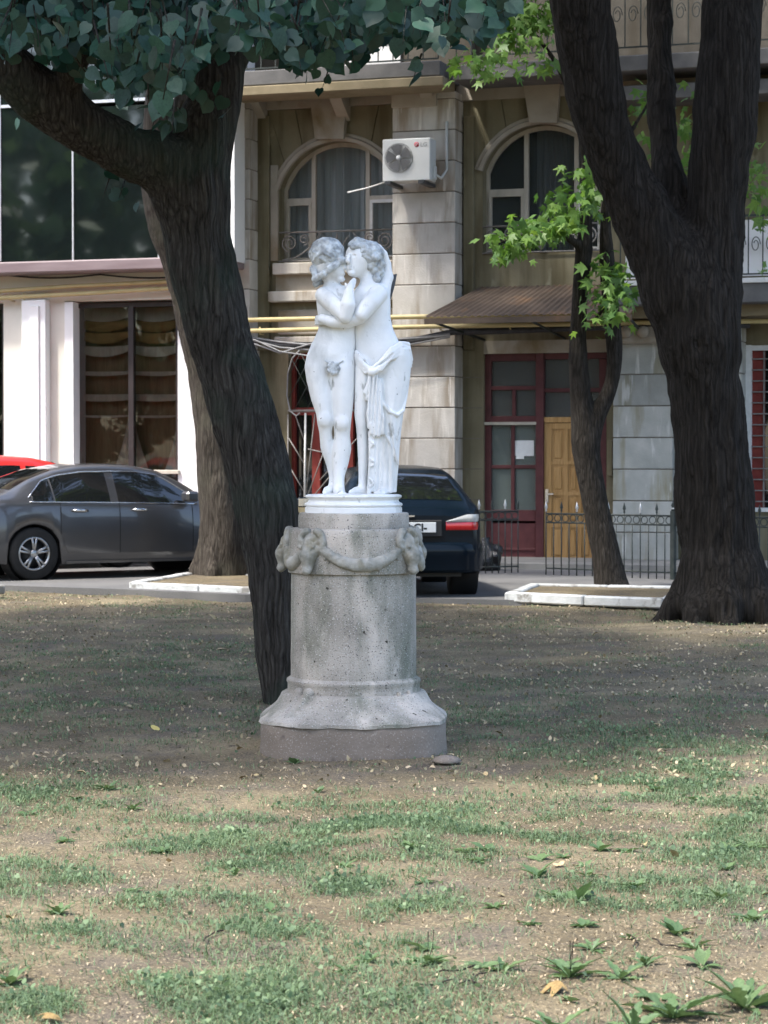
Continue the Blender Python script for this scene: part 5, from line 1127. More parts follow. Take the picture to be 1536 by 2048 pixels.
# ------------------------------------------------------------------ trees
def trunk_mesh(name, limbs, base, h, mat, k=.08, bark=.03, roots=0, seed=1, freq=7.0, rootr=.35):
    """limbs: list of (points in world, radii)"""
    allp = np.array([np.array(p) - np.array(base) for L in limbs for p in L[0]]); mr = max(max(L[1]) for L in limbs) + .25 + (rootr if roots else 0)
    F = Field(allp.min(0) - mr * np.array([1, 1, .3]), allp.max(0) + mr * np.array([1, 1, .3]), h)
    for pts, rads in limbs:
        pts = [np.array(p) - np.array(base) for p in pts]
        fine = []; fr = []
        for i in range(len(pts) - 1):       # Catmull-Rom through the limb's points
            p0, p1, p2, p3 = pts[max(i - 1, 0)], pts[i], pts[i + 1], pts[min(i + 2, len(pts) - 1)]
            for t in np.linspace(0, 1, 5)[:-1]:
                fine.append(.5 * ((2 * p1) + (-p0 + p2) * t + (2 * p0 - 5 * p1 + 4 * p2 - p3) * t * t + (-p0 + 3 * p1 - 3 * p2 + p3) * t ** 3)); fr.append(rads[i] + (rads[i + 1] - rads[i]) * t)
        fine.append(pts[-1]); fr.append(rads[-1]); F.limb(fine, fr, k)
    rr = random.Random(seed); r0 = limbs[0][1][0]; p0 = np.array(limbs[0][0][0]) - np.array(base)
    for i in range(roots):
        a = 2 * math.pi * (i + rr.uniform(-.25, .25)) / roots; ln = rr.uniform(.7, 1.1) * rootr
        F.chain([p0 + np.array([math.cos(a) * r0 * .5, math.sin(a) * r0 * .5, .55]), p0 + np.array([math.cos(a) * (r0 * .85 + ln * .3), math.sin(a) * (r0 * .85 + ln * .3), .2]), p0 + np.array([math.cos(a) * (r0 + ln), math.sin(a) * (r0 + ln), -.06])], [r0 * .42, r0 * .32, r0 * .2], k)
    def disp(V):
        P = V * np.array([freq, freq, freq * .14]) + fbm(V * 2.0, 2, seed)[:, None] * 1.5; n1 = 1 - np.abs(2 * vnoise(P, seed) - 1); n2 = 1 - np.abs(2 * vnoise(P * 2.1, seed + 5) - 1)
        return bark * (n1 * .7 + n2 * .4 - .55) + (fbm(V * 1.6, 2, seed + 8) - .5) * bark * 1.6
    return F.mesh(name, mat, 1, disp)
def leaf_linden():
    o = [(.0, .03), (.24, -.06), (.45, .10), (.53, .36), (.42, .64), (.20, .86), (.03, 1.10), (-.18, .87), (-.41, .66), (-.52, .38), (-.46, .12), (-.25, -.05)]
    V = [(x, y, .16 * abs(x) - .22 * (y - .4) ** 2 - .25 * x * x) for x, y in o] + [(0, .42, -.02)]; return np.array(V) - np.array([0, .1, 0]), np.array([(12, i, (i + 1) % 12) for i in range(12)])
def leaf_maple():
    o = []
    for i, (a, r) in enumerate([(-150, .30), (-112, .55), (-88, .33), (-48, .86), (-22, .42), (0, 1.0), (22, .42), (48, .86), (88, .33), (112, .55), (150, .30)]):
        o.append((r * math.sin(R(a)), r * math.cos(R(a))))
    V = [(x, y + .2, -.30 * (x * x + y * y) + .10 * abs(x)) for x, y in o] + [(0, .2, .03)]; return np.array(V), np.array([(11, i, (i + 1) % 11) for i in range(11)])
LL, LM = leaf_linden(), leaf_maple()
def frames(n, rng, droop=.6, face=None, spread=.6):
    """random leaf frames: tip direction mostly downwards/outwards, blade turned towards `face`"""
    tip = rng.normal(0, spread, (n, 3)); tip[:, 2] -= droop; tip /= np.linalg.norm(tip, axis=1, keepdims=True)
    nrm = rng.normal(0, .62, (n, 3)); 
    nrm += np.array(face if face is not None else (0, 0, 1.0))
    nrm -= tip * (nrm * tip).sum(1, keepdims=True); nrm /= np.linalg.norm(nrm, axis=1, keepdims=True) + 1e-9; side = np.cross(tip, nrm); return side, tip, nrm
def leaf_cloud(name, P, size, tmpl, mat, rng, droop=.6, face=None, spread=.6):
    n = len(P); V0, T = tmpl; s, t, m = frames(n, rng, droop, face, spread); sz = np.asarray(size) * rng.uniform(.7, 1.25, n)
    V = P[:, None, :] + sz[:, None, None] * (V0[None, :, 0:1] * s[:, None, :] + V0[None, :, 1:2] * t[:, None, :] + V0[None, :, 2:3] * m[:, None, :])
    F = (T[None] + (np.arange(n) * len(V0))[:, None, None]).reshape(-1, 3); return np_mesh(name, V.reshape(-1, 3), [F], mat)
def hero_leaves(parent, P, size, me, rng, droop=.6, face=None, spread=.6):
    s, t, m = frames(len(P), rng, droop, face, spread)
    for i, p in enumerate(P):
        o = link('leaf', me, parent, p); o.rotation_euler = Matrix((s[i], t[i], m[i])).transposed().to_euler(); k = size * rng.uniform(.6, 1.3); o.scale = (k * rng.uniform(.8, 1.05), k, k)
me_ll = np_mesh('leaf', LL[0], [LL[1]], m_linden, True); me_lm = np_mesh('leaf', LM[0], [LM[1]], m_maple, True)
def blobs(rng, n, cs):
    """points in clustered ellipsoids cs: (centre, radii, weight)"""
    w = np.array([c[2] for c in cs], float); w /= w.sum(); out = []
    for c, r, q in cs:
        m = int(n * q / sum(x[2] for x in cs)); nb = max(4, m // 45); d = rng.normal(0, 1, (nb, 3)); d /= np.linalg.norm(d, axis=1, keepdims=True); cc = np.array(c) + d * np.array(r) * (rng.uniform(0, 1, (nb, 1)) ** .45)
        i = rng.integers(0, nb, m); out.append(cc[i] + rng.normal(0, .22, (m, 3)) * np.array([1.2, 1.2, .8]))
    return np.concatenate(out)
def above(P, slope, z0): return P[P[:, 2] > z0 + slope * np.maximum(P[:, 1], 0)]
TOPS = math.tan(math.atan(1024 / FPX) - PITCH)       # how fast the top of the view rises with distance
rngL = np.random.default_rng(21)
# ---- leaning linden in front
LB = Vector(ground(563, 1400)); D0 = LB.y
linden = empty('linden_tree', LB, 0, 'leaning dark linden with a thick left branch, just left of the pedestal', 'tree')
def path(rows): return [tuple(at(px, py, D0 + dy)) for px, py, w, dy in rows], [w / 2 * D0 / FPX for px, py, w, dy in rows]
stem = path([(580, 1415, 100, 0), (568, 1330, 96, 0), (556, 1200, 104, 0), (532, 1020, 120, .05), (478, 810, 124, .1), (429, 620, 122, .1), (396, 470, 130, .1), (388, 370, 144, .1), (406, 290, 118, .1), (436, 190, 94, .15), (454, 100, 82, .2), (470, -20, 84, .3), (500, -260, 70, .6), (540, -520, 52, 1.0)])
br = path([(385, 410, 130, .1), (330, 338, 122, 0), (262, 308, 100, -.1), (180, 262, 96, -.2), (100, 208, 94, -.3), (30, 148, 92, -.4), (-60, 50, 80, -.5), (-190, -120, 66, -.7), (-330, -330, 46, -.9)])
tw = path([(470, -20, 50, .3), (560, -150, 40, -.5), (640, -260, 30, -1.4), (700, -340, 20, -2)]); tw2 = path([(130, 190, 44, -.3), (170, 60, 36, -.6), (230, -100, 30, -1)]); tw3 = path([(500, -220, 44, .6), (420, -380, 36, 0), (300, -520, 26, -1)])
link('trunk', trunk_mesh('trunk', [stem, br, tw, tw2, tw3], LB, .02, m_bark, .10, .036, 0, 3, 9.5, .12), linden)
crown = empty('crown'); crown.parent = linden
def bound(px):   # lower edge of the hanging foliage, as height below the top of the view
    return np.interp(px, [-60, 0, 60, 130, 200, 260, 320, 370, 410, 440, 480, 520, 580, 640, 690, 740, 790, 850, 900, 960, 1010], [150, 150, 140, 190, 225, 245, 260, 250, 190, 130, 110, 115, 145, 158, 152, 120, 100, 105, 95, 75, 40])
hero = []; rest = []; twig = MB()
def spray(px, pe, d, nlf, lean, bucket, ln=None):
    L = ln or rngL.uniform(90, 170); pts = []
    for t in np.linspace(0, 1, 7): pts.append(np.array(at(px + lean * (1 - t), pe - L * (1 - t), d + .25 * math.sin(t * 3 + px))))
    twig.tube([tuple(p - np.array(LB)) for p in pts], [.006 * (1.2 - t) for t in np.linspace(0, 1, 7)], 4)
    for t in np.linspace(.12, 1, nlf):
        p = pts[min(int(t * 6), 5)] * (1 - (t * 6) % 1) + pts[min(int(t * 6) + 1, 6)] * ((t * 6) % 1); bucket.append(p + rngL.normal(0, .045, 3) * np.array([1.3, 1.3, .6]))
for i in range(66):
    px = rngL.uniform(-30, 1000) if i % 3 else rngL.uniform(-20, 480); pe = bound(px) * rngL.uniform(.25, .93); spray(px, pe, rngL.uniform(10.6, 13.2), 6, rngL.uniform(-70, 70), hero if len(hero) < 284 else rest)
for i in range(330):
    px = rngL.uniform(-40, 900) if i % 2 else rngL.uniform(-40, 480); pe = bound(px) * rngL.uniform(.1, .8); spray(px, pe, rngL.uniform(12.5, 15.8), 7, rngL.uniform(-70, 70), rest)
for i in range(150):
    px = rngL.uniform(430, 1010); pe = bound(px) * rngL.uniform(.45, 1.0); spray(px, pe, rngL.uniform(11.5, 14.5), 6, rngL.uniform(-50, 50), rest, 110)
for px, pe, n in ((823, 168, 2), (645, 175, 4), (345, 262, 5), (375, 240, 4), (300, 268, 4), (425, 215, 3), (235, 405, 3), (205, 398, 2)): spray(px, pe, 13.6 if pe < 300 else 14.9, n, 20, hero if len(hero) < 297 else rest, 60)
hero = np.array(hero); face = (-.1, -1.0, .35)
hero_leaves(crown, hero - np.array(LB), .092, me_ll, rngL, .7, face, .65)
c0 = np.array([-1.4, 14.2, 8.0])
mass = blobs(rngL, 16000, [(c0, (3.2, 3.0, 2.6), 3), (c0 + [-2.6, -1.2, -1.2], (2.2, 2.4, 1.6), 1.6), (c0 + [2.4, -.6, -.4], (2.2, 2.4, 1.8), 1.6), (c0 + [0, -2.0, -1.6], (3.0, 1.6, 1.0), 1.5), (c0 + [-1.0, 2, -.6], (2.5, 2, 2), 1)])
mass = above(mass, TOPS, CAM_H + .12)
mc = tag(link('foliage', leaf_cloud('foliage', np.concatenate([np.array(rest) - np.array(LB)]), .088, LL, m_linden, rngL, .7, face, .7), crown), kind='stuff')
mc2 = tag(link('foliage', leaf_cloud('foliage', mass - np.array(LB), .13, LL, m_linden, rngL, .5, None, .7), crown), kind='stuff')
link('twigs', twig.mesh('twigs', m_bark), crown); bpy.data.objects['twigs']['kind'] = 'stuff'

# ---- old three-stemmed tree on the right
RB = Vector(ground(1432, 1238)); D0 = RB.y
old = empty('old_tree', RB, 0, 'massive old tree with three dark stems at the right edge', 'tree')
m1 = path([(1440, 1250, 172, 0), (1438, 1130, 150, 0), (1424, 950, 142, 0), (1406, 750, 148, 0), (1378, 600, 168, 0), (1312, 480, 128, 0), (1252, 370, 106, 0), (1209, 250, 104, -.1), (1180, 120, 112, -.2), (1160, 0, 116, -.3), (1120, -200, 100, -.5), (1060, -480, 76, -.8)])
m2 = path([(1400, 620, 110, .1), (1360, 450, 80, .35), (1330, 300, 54, .5), (1320, 150, 52, .6), (1314, 0, 52, .7), (1300, -260, 40, .9)])
m3 = path([(1406, 690, 150, .0), (1422, 520, 130, .05), (1434, 400, 108, .1), (1448, 250, 116, .1), (1459, 100, 106, .1), (1468, -30, 108, .2), (1500, -260, 90, .4), (1560, -500, 66, .8)])
link('trunk', trunk_mesh('trunk', [m1, m2, m3], RB, .026, m_bark2, .13, .06, 8, 5, 6.5, .26), old)
oc = empty('crown'); oc.parent = old
c1 = np.array([3.4, 22.0, 9.6])
om = blobs(rngL, 15000, [(c1, (4.0, 3.6, 2.6), 3), (c1 + [-3.4, -1.5, -.4], (2.6, 2.6, 1.8), 1.5), (c1 + [2.5, 1.5, 0], (3, 3, 2), 1.3), (c1 + [-.5, 3, -.5], (3, 2, 1.6), 1)])
om = above(om, TOPS, CAM_H + .25)
tag(link('foliage', leaf_cloud('foliage', om - np.array(RB), .17, LM, m_linden, rngL, .4, None, .7), oc), kind='stuff')

# ---- slim forked maple in the kerbed bed
MBS = Vector(ground(1214, 1186)); D0 = MBS.y
mp = empty('maple_tree', MBS, 0, 'slim forked maple with bright green low leaves before the pine door', 'tree')
s1 = path([(1228, 1200, 84, 0), (1221, 1165, 66, 0), (1212, 1110, 58, 0), (1189, 1000, 52, 0), (1172, 900, 56, 0), (1166, 830, 46, 0), (1156, 720, 36, 0), (1158, 620, 30, 0), (1168, 500, 32, 0), (1172, 400, 22, 0), (1170, 290, 14, 0)])
s2 = path([(1176, 890, 46, 0), (1196, 830, 34, 0), (1222, 770, 28, 0), (1229, 700, 30, 0), (1222, 620, 30, 0), (1214, 520, 28, 0), (1212, 420, 18, 0), (1226, 320, 10, 0)])
b1 = path([(1172, 500, 20, 0), (1120, 470, 10, -.2), (1050, 470, 6, -.3), (985, 490, 4, -.3)]); b2 = path([(1226, 640, 14, 0), (1222, 600, 9, -.2), (1190, 640, 5, -.3)]); b3 = path([(1170, 300, 16, 0), (1130, 160, 12, .1), (1060, 60, 8, .1), (980, 10, 5, .1)]); b4 = path([(1226, 320, 12, 0), (1270, 250, 8, .2), (1300, 200, 5, .3)])
link('trunk', trunk_mesh('trunk', [s1, s2, b1, b2, b3, b4], MBS, .018, m_bark4, .05, .012, 0, 9, 10, .06), mp)
mcr = empty('crown'); mcr.parent = mp; ML = []
def mspray(rows, n, sx_, sy_, d=0):
    for _ in range(n):
        i = rngL.integers(0, len(rows) - 1); t = rngL.uniform(); px = rows[i][0] + (rows[i + 1][0] - rows[i][0]) * t + rngL.normal(0, sx_); py = rows[i][1] + (rows[i + 1][1] - rows[i][1]) * t + rngL.normal(0, sy_)
        ML.append(np.array(at(px, py, D0 + d + rngL.normal(-.35, .22))) - np.array(MBS))
mspray([(990, 490), (1050, 470), (1110, 455), (1160, 440)], 58, 10, 12); mspray([(1080, 450), (1140, 410), (1190, 385)], 42, 12, 16); mspray([(1165, 310), (1175, 380)], 10, 12, 18); mspray([(1225, 560), (1235, 600), (1190, 645)], 34, 18, 18); mspray([(1205, 520), (1240, 580)], 10, 10, 14)
mspray([(930, 145), (960, 125), (1000, 90), (1060, 40), (1100, 10)], 46, 14, 14); mspray([(960, 20), (1040, 20), (1110, 60)], 34, 22, 20); mspray([(1010, 150), (1070, 130), (1110, 140)], 8, 16, 6)
mspray([(1260, 230), (1290, 210), (1300, 300)], 10, 8, 24, 1.4); mspray([(1370, 200), (1385, 260), (1375, 330)], 16, 10, 20, 1.4); mspray([(1500, 330), (1530, 380), (1536, 480)], 22, 18, 30, 1.2)
ML = np.array(ML); hero_leaves(mcr, ML, .135, me_lm, rngL, .8, (-.1, -.5, 1.0), .6)
mx_ = ML[rngL.integers(0, len(ML), 620)] + rngL.normal(0, .14, (620, 3)) * np.array([1, 1, .6])
tag(link('foliage', leaf_cloud('foliage', mx_, .11, LM, m_maple, rngL, .8, (-.1, -.4, 1.0), .7), mcr), kind='stuff')
extra = blobs(rngL, 1600, [((2.4, 26.6, 8.6), (2.0, 1.8, 1.2), 1), ((1.0, 26.2, 8.3), (1.4, 1.4, .8), .6)]); extra = above(extra, TOPS, CAM_H + .1)
tag(link('foliage', leaf_cloud('foliage', extra - np.array(MBS), .16, LM, m_maple, rngL, .5, None, .6), mcr), kind='stuff')

# ---- grey tree in the left bed, behind the linden
BB = Vector(ground(440, 1166)); D0 = BB.y
bt = empty('roadside_tree', BB, 0, 'grey-barked roadside tree in the kerbed bed behind the leaning linden', 'tree')
t1 = path([(440, 1172, 96, 0), (438, 1050, 80, 0), (430, 900, 74, 0), (412, 780, 62, 0), (388, 660, 58, 0), (354, 540, 56, 0), (322, 420, 58, 0), (310, 300, 52, 0), (318, 180, 46, 0), (330, 40, 42, 0), (340, -200, 34, 0)]); t2 = path([(322, 420, 50, 0), (352, 300, 40, .1), (368, 200, 38, .2), (374, 80, 34, .3), (390, -100, 28, .4)])
t3 = path([(455, 1175, 60, -.1), (452, 1060, 50, -.15), (436, 940, 40, -.1), (424, 880, 30, 0)])
link('trunk', trunk_mesh('trunk', [t1, t3, t2], BB, .03, m_bark3, .05, .035, 4, 13, 6, .12), bt)
bc = empty('crown'); bc.parent = bt; c2 = np.array([-1.2, 28.6, 10.6])
bm_ = blobs(rngL, 11000, [(c2, (4.4, 3.0, 2.2), 3), (c2 + [-2.5, -.5, -1.4], (2.2, 2, 1.0), 1), (c2 + [3.5, .2, -.3], (2.4, 2.4, 1.8), 1.2)]); bm_ = above(bm_, TOPS, CAM_H - 1.2); bm_ = bm_[(bm_[:, 2] > 7.9)]
tag(link('foliage', leaf_cloud('foliage', bm_ - np.array(BB), .15, LL, m_linden, rngL, .5, None, .7), bc), kind='stuff')
bsp = []
for _ in range(70): px = rngL.normal(150, 110); py = abs(rngL.normal(90, 70)); bsp.append(np.array(at(px, py, D0 + rngL.normal(-.6, .5))) - np.array(BB))
hero_leaves(bc, np.array(bsp), .12, me_ll, rngL, .6, (-.1, -.8, .6), .6)

# ---- the rest of the park, behind and beside the viewer (seen mirrored in the glass storey), plus unseen canopies added to shade the lawn
rngW = np.random.default_rng(5); WC = []
for a in np.linspace(R(150), R(345), 19):
    rr_ = rngW.uniform(24, 40); h_ = rngW.uniform(9, 14); c = np.array([math.sin(a + R(30)) * rr_, -abs(math.cos(a)) * 6 + math.cos(a + R(30)) * rr_, h_ * .55]); WC.append((c, (rngW.uniform(3, 5), rngW.uniform(3, 5), h_ * .42), 1))
WC = [w for w in WC if not (w[0][1] > 6 and abs(w[0][0]) < 14)]
WC += [(np.array([-20, 6, 6.0]), (4, 5, 5), 1), (np.array([-26, 14, 6.5]), (4, 5, 5), 1), (np.array([-17, -6, 6.0]), (4, 4, 5), 1)]
WC += [(np.array([-rngW.uniform(15, 42), rngW.uniform(-24, 10), z_]), (4.5, 4.5, 3.0), 1.3) for z_ in np.linspace(3, 13, 22)]
wp = np.concatenate([blobs(rngW, 40000, WC), blobs(rngW, 14000, [(np.array([-rngW.uniform(36, 62), rngW.uniform(-34, 4), z_]), (6, 6, 4), 1) for z_ in np.linspace(4, 19, 20)]), blobs(rngW, 14000, [(np.array([-5.2, 11.6, 8.6]), (4.3, 2.9, 2.0), 1.2), (np.array([-6.4, 18.0, 9.2]), (3.8, 4.2, 2.4), 1.2)])]); wp = wp[wp[:, 2] > .3]  # last two blobs: out-of-view canopies added to block the sun
wood = link('park_trees_and_shade', leaf_cloud('park_trees_and_shade', wp, np.where(wp[:, 0] < -14, .52, .30), LL, m_far, rngW, .4, None, .8)); tag(wood, 'mass of park trees around the lawn, mirrored in the glass storey, plus unseen canopies added for shade', 'trees', kind='stuff')

def place_words(x, y):
    px = 768 + x / y * FPX; py = 918 + FPX * CAM_H / y
    h = 'at the left edge' if px < 160 else 'left of the pedestal line' if px < 480 else 'straight below the pedestal' if px < 900 else 'right of the pedestal line' if px < 1150 else 'well to the right' if px < 1360 else 'at the right edge'
    v = 'by the road' if py < 1300 else 'level with the pedestal' if py < 1520 else 'just before the pedestal' if py < 1640 else 'in the middle foreground' if py < 1760 else 'in the near foreground' if py < 1890 else 'near the bottom edge'
    if py < 1520 and 480 <= px < 900: h = 'close beside the pedestal'
    return h + ', ' + v
# ------------------------------------------------------------------ grass, litter, weeds
rngG = np.random.default_rng(33)
def hz(P): return lawn_h(P[:, 0], P[:, 1]) - .01
edge_x = np.array([p.x for p in EDGE]); edge_y = np.array([p.y for p in EDGE])
def on_lawn(P): return (P[:, 1] < np.interp(P[:, 0], edge_x, edge_y) - .08) & (np.hypot(P[:, 0] - PC.x, P[:, 1] - PC.y) > .5)
def scatter(n, dens, d0=5.4, d1=27.0, pw=1.0):
    out = []; tot = 0
    while tot < n:
        Y = d0 + (d1 - d0) * rngG.uniform(0, 1, 60000) ** pw; X = rngG.uniform(-1, 1, 60000) * (.19 * Y + .5); P = np.stack([X, Y], 1)
        keep = (rngG.uniform(0, 1, 60000) < dens(P)) & on_lawn(P); out.append(P[keep]); tot += keep.sum()
        if keep.sum() == 0: break
    return np.concatenate(out)[:n]
patches = [(ground(px, py), rx, ry, w) for px, py, rx, ry, w in ((760, 1640, .55, .8, 1), (560, 1665, .5, .5, .9), (950, 1640, .45, .6, 1), (1380, 1560, .55, .7, .9), (1500, 1640, .35, .7, 1), (60, 1590, .45, .5, .8), (380, 1650, .4, .35, .6), (700, 1760, .3, .3, .8), (470, 1730, .2, .2, .9), (820, 1800, .22, .2, .8),
           (600, 1850, .35, .25, .6), (400, 1810, .3, .25, .6), (200, 1990, .3, .2, .8), (560, 1990, .4, .25, .7), (60, 1750, .3, .3, .6), (1330, 1780, .35, .35, .8), (1200, 1640, .5, .5, .5), (1100, 1800, .2, .2, .4), (130, 1860, .2, .2, .6), (1300, 1470, 1.0, 1.6, .35), (1000, 1430, .8, 1.2, .25), (350, 1330, 1.4, 2.4, .25), (120, 1420, .8, 1.5, .25), (1100, 1520, .7, .7, .4), (1450, 1700, .3, .4, .6))]
def gdens(P):
    q = np.concatenate([P, np.zeros((len(P), 1))], 1); n = np.clip((fbm(q * 1.4, 3, 41) - .52) * 7, 0, 1) * np.where(P[:, 1] > 10.6, .08, .11) + .012
    for c, rx, ry, w in patches: n = np.maximum(n, w * np.exp(-(((P[:, 0] - c.x) / rx) ** 2 + ((P[:, 1] - c.y) / ry) ** 2)) * (np.clip((fbm(q * 6, 3, 77) - .46) * 8, .02, 1)))
    bare = np.exp(-(((P[:, 0] - PC.x) / 1.1) ** 2 + ((P[:, 1] - 11.0) / .8) ** 2)); return n * (1 - .9 * bare)
def blades(name, C, per, hgt, mat, rng, width=.0035, lay=.5):
    n = len(C) * per; P = np.repeat(C, per, 0) + rng.normal(0, .045, (n, 2)); z = lawn_h(P[:, 0], P[:, 1]) - .014; a = rng.uniform(0, 2 * math.pi, n); h_ = hgt * rng.uniform(.5, 1.3, n); ln = lay * rng.uniform(.2, 1.3, n)
    dx, dy = np.cos(a), np.sin(a); w = width * rng.uniform(.7, 1.3, n); b = np.stack([P[:, 0], P[:, 1], z], 1); s = np.stack([-dy, dx, 0 * a], 1) * w[:, None]
    mid = b + np.stack([dx * h_ * ln * .35, dy * h_ * ln * .35, h_ * .62], 1); tip = b + np.stack([dx * h_ * ln, dy * h_ * ln, h_ * (1 - .25 * ln)], 1)
    V = np.stack([b - s, b + s, mid + s * .8, mid - s * .8, tip], 1).reshape(-1, 3); o = (np.arange(n) * 5)[:, None]
    return link(name, np_mesh(name, V, [o + np.array([[0, 1, 2, 3]]), o + np.array([[3, 2, 4]])], mat))
tag(blades('grass', scatter(13000, gdens, pw=1.5), 9, .034, m_grass, rngG, .0017, 1.9), 'thin patchy grass scattered over the trodden lawn', 'grass', kind='stuff')
# small clover-like ground cover inside the green patches
gp = scatter(5000, lambda P: gdens(P) ** 1.2, pw=1.6); gp3 = np.concatenate([gp, (lawn_h(gp[:, 0], gp[:, 1]) + rngG.uniform(-.005, .03, len(gp)))[:, None]], 1)
tag(link('ground_cover', leaf_cloud('ground_cover', gp3, .016, LL, m_grass, rngG, .0, (0, -.2, 1), 1.0)), 'tiny green ground-cover leaves between the grass', 'ground cover', kind='stuff')
lp = scatter(38000, lambda P: .35 + .65 * (fbm(np.concatenate([P * 1.1, np.ones((len(P), 1))], 1), 2, 8) > .5), pw=1.25); lp3 = np.concatenate([lp, (lawn_h(lp[:, 0], lp[:, 1]) - .002)[:, None]], 1)
tag(link('leaf_litter', leaf_cloud('leaf_litter', lp3, .010, (LL[0] * np.array([.55, 1.1, 1.5]), LL[1]), m_litter, rngG, .0, (0, 0, 2.2), 1.0)), 'fine dry leaf litter and seed bracts scattered on the soil', 'litter', kind='stuff')
lq = scatter(5200, lambda P: .3 + .7 * (fbm(np.concatenate([P * .9, np.ones((len(P), 1))], 1), 2, 18) > .48), 10.6, 27.0, 1.0); lq3 = np.concatenate([lq, (lawn_h(lq[:, 0], lq[:, 1]) + .002)[:, None]], 1)
tag(link('leaf_litter', leaf_cloud('leaf_litter', lq3, .026, (LL[0] * np.array([.6, 1, 2.5]), LL[1]), m_flake, rngG, .0, (0, -.1, 2.0), 1.0)), 'pale curled leaf flakes littering the shaded lawn beyond the pedestal', 'litter', kind='stuff')
me_dry = np_mesh('fallen_leaf', LL[0] * np.array([1, 1, 2.2]), [LL[1]], m_dry, True)
fl_ = scatter(80, lambda P: np.full(len(P), .6), 7.5, 24, 1.1); s_, t_, n_ = frames(len(fl_), rngG, 0, (0, 0, 2.5), 1.0)
for i, p in enumerate(fl_):
    o = link('fallen_leaf', me_dry, None, (p[0], p[1], float(lawn_h(p[0], p[1])) + .004)); o.rotation_euler = Matrix((s_[i], t_[i], n_[i])).transposed().to_euler(); k = rngG.uniform(.022, .055); o.scale = (k * rngG.uniform(.5, 1), k, k * 1.5)
    tag(o, 'small pale dry leaf ' + place_words(p[0], p[1]), 'leaf', 'pale dry leaves on the lawn')
def big_leaf(px, py, size, tmpl, mat, label, rot, curl=2.5):
    me = np_mesh('fallen_leaf', tmpl[0] * np.array([1, 1, curl]), [tmpl[1]], mat, True); g_ = ground(px, py); o = link('fallen_leaf', me, None, (g_.x, g_.y, float(lawn_h(g_.x, g_.y)) + .012), rot, size); tag(o, label, 'leaf')
big_leaf(312, 1466, .055, LL, m_yellow, 'bright yellow fallen leaf on the lawn left of the pedestal', (R(28), R(10), .6), 1)
big_leaf(1128, 1975, .075, LM, m_brown, 'curled golden-brown maple leaf lying near the bottom right', (R(14), R(-8), 1.9), 3.5)
big_leaf(105, 2036, .06, LM, m_brown, 'curled brown leaf at the bottom left corner', (R(20), R(12), .4), 3.5)
big_leaf(430, 1240, .09, LL, m_dry, 'pale dry leaf with a dark stalk near the road edge', (R(35), 0, 1.2), 2); big_leaf(455, 1306, .10, LL, m_dry, 'pale torn leaf lying in front of the leaning linden', (R(8), 0, 2.0), 2)
# broad-leaved weeds
def weed_leaf(w, bend, lobes=0):
    P = [];
    nn = 13 if lobes else 6
    for i in range(nn):
        t = i / (nn - 1); ww = (.55 if lobes and i % 3 == 1 else 1) * w * (math.sin(min(1, t * 1.15 + .06) * math.pi) ** .7 if t < .97 else .04) * (.35 + .65 * min(1, t * 2.2)); P.append([(-ww, t, bend * t * t + .10 * ww / w * .5), (0, t, bend * t * t - .02), (ww, t, bend * t * t + .10 * ww / w * .5)])
    return MB().grid(P)
wl = [weed_leaf(.30, -.22).mesh('leaf', m_weed), weed_leaf(.17, -.25, 1).mesh('leaf', m_weed), weed_leaf(.24, -.35).mesh('leaf', m_weed)]; rw_ = random.Random(12)
stalk = MB().tube([(0, 0, 0), (.05, .0, .6), (.02, .04, 1.0)], [.010, .010, .018], 5).mesh('seed_stalk', m_bark3)
def weed(px, py, size, n, kind, label=None, up=.5, stalks=0):
    n = int(n * 1.5) if kind == 1 else n
    g_ = ground(px, py); o = empty('weed_plant', (g_.x, g_.y, float(lawn_h(g_.x, g_.y)) - .012), rw_.uniform(0, 6), label or ('broad-leaved weed ' if kind != 1 else 'ragged-leaved weed ') + place_words(g_.x, g_.y), 'weed', None if label else 'broad-leaved weeds on the lawn')
    for i in range(n):
        a = 2 * math.pi * i / n + rw_.uniform(-.3, .3); k = size * 1.1 * rw_.uniform(.65, 1.15); link('leaf', wl[kind], o, (0, 0, 0), (.22 + rw_.uniform(.0, 1.0) * up * 1.3, rw_.uniform(-.3, .3), a), (k * rw_.uniform(.7, 1.2), k, k))
    for i in range(stalks): link('seed_stalk', stalk, o, (0, 0, 0), (rw_.uniform(-.2, .2), rw_.uniform(-.2, .2), rw_.uniform(0, 6)), (.11,) * 3)
weed(1158, 1800, .10, 6, 0, 'weed with large upright oval leaves in the middle right of the lawn', .9); weed(1345, 2020, .15, 9, 1, 'large dandelion-like weed near the bottom right corner', .6); weed(1490, 2000, .14, 8, 1, 'large leafy weed at the right edge of the foreground', .6); weed(1265, 2046, .13, 6, 1, 'dark green weed cut by the bottom edge, right of centre', .8); weed(1110, 2052, .11, 5, 1, 'weed poking up at the bottom edge in front of the curled leaf', .8)
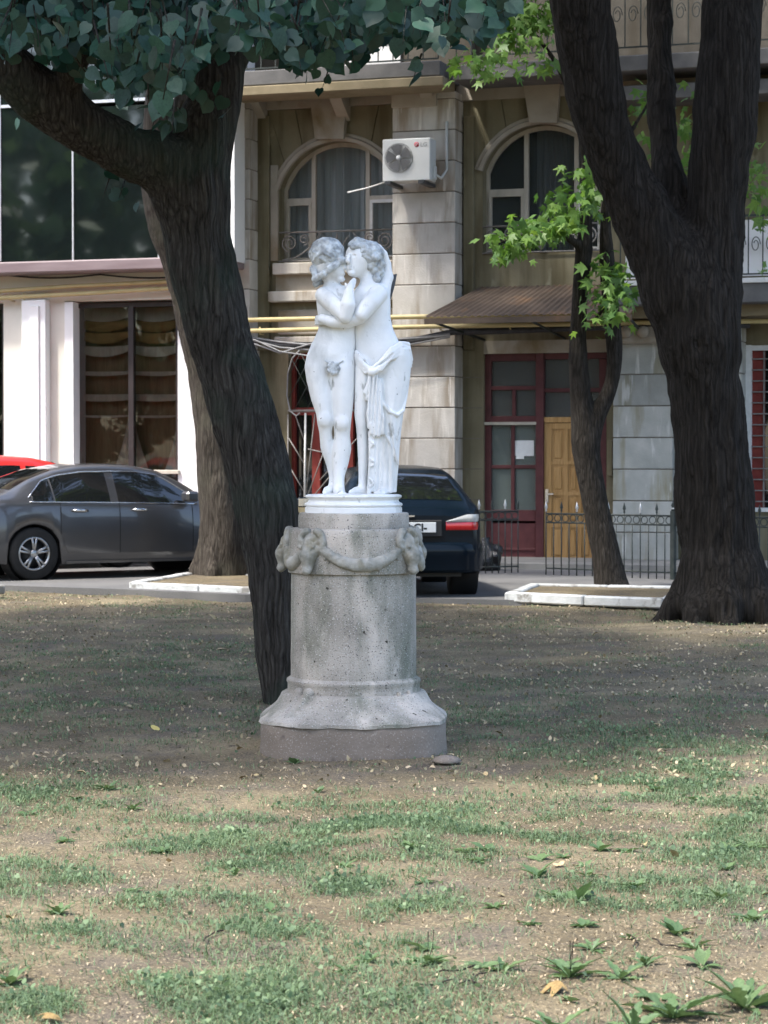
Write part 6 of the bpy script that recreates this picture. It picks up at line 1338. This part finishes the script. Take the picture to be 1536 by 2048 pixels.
weed(1140, 1945, .11, 9, 1, 'weed with thin brown seed stalks above the curled brown leaf', .5, 3); weed(590, 1524, .06, 5, 0, 'small bluish weed sprouting at the foot of the pedestal', .5); weed(855, 1925, .085, 11, 1, 'dense rosette weed low in the middle of the foreground', .5, 2); weed(1005, 1932, .08, 7, 1, 'spiky pale rosette weed right of the dense one', .6)
for px, py, s in ((1075, 1752, .085), (1200, 1690, .07), (990, 1812, .06), (1240, 1950, .09), (1185, 1895, .07), (1390, 1895, .08), (1350, 1865, .07), (1405, 1925, .08), (930, 1695, .06), (820, 1692, .07), (690, 1725, .06), (320, 1698, .07), (118, 1832, .07), (60, 1622, .07), (130, 1672, .07), (265, 1612, .07), (216, 1580, .07), (1505, 1838, .09), (1440, 1802, .08), (1165, 1850, .06), (1450, 1700, .09), (1500, 1690, .09), (540, 1822, .06), (735, 1918, .06), (20, 1962, .08), (1230, 1560, .06), (1290, 1925, .07), (470, 1745, .06), (150, 1595, .05), (1390, 1600, .06), (1130, 1925, .06), (1060, 1850, .05), (330, 1965, .06), (450, 1960, .05), (690, 1940, .05)):
    weed(px, py, s, rw_.randint(5, 9), rw_.choice((0, 1, 1, 2)), None, rw_.uniform(.35, .7))
for i in range(26):
    weed(rw_.uniform(20, 1520) if i % 3 == 0 else rw_.uniform(950, 1530), rw_.uniform(1570, 2030), rw_.uniform(.045, .075), rw_.randint(4, 7), rw_.choice((0, 0, 1, 2)), None, rw_.uniform(.3, .6))
for i in range(7):
    px, py = rw_.choice(((900, 1960), (800, 1700), (1000, 1760), (650, 1630), (1300, 1900), (400, 1900), (1170, 1820))); g_ = ground(px + rw_.uniform(-60, 60), py + rw_.uniform(-20, 20)); a = rw_.uniform(0, 3.1)
    pts = [(t * .16 - .08, .012 * math.sin(t * 5 + i), .006 + .004 * math.sin(t * 9)) for t in np.linspace(0, 1, 6)]; o = MB().tube(pts, .0028, 5).build('twig', m_bark3, None, (g_.x, g_.y, float(lawn_h(g_.x, g_.y)) - .006), (0, 0, a)); tag(o, 'thin dry twig ' + place_words(g_.x, g_.y), 'twig', 'dry twigs on the lawn')
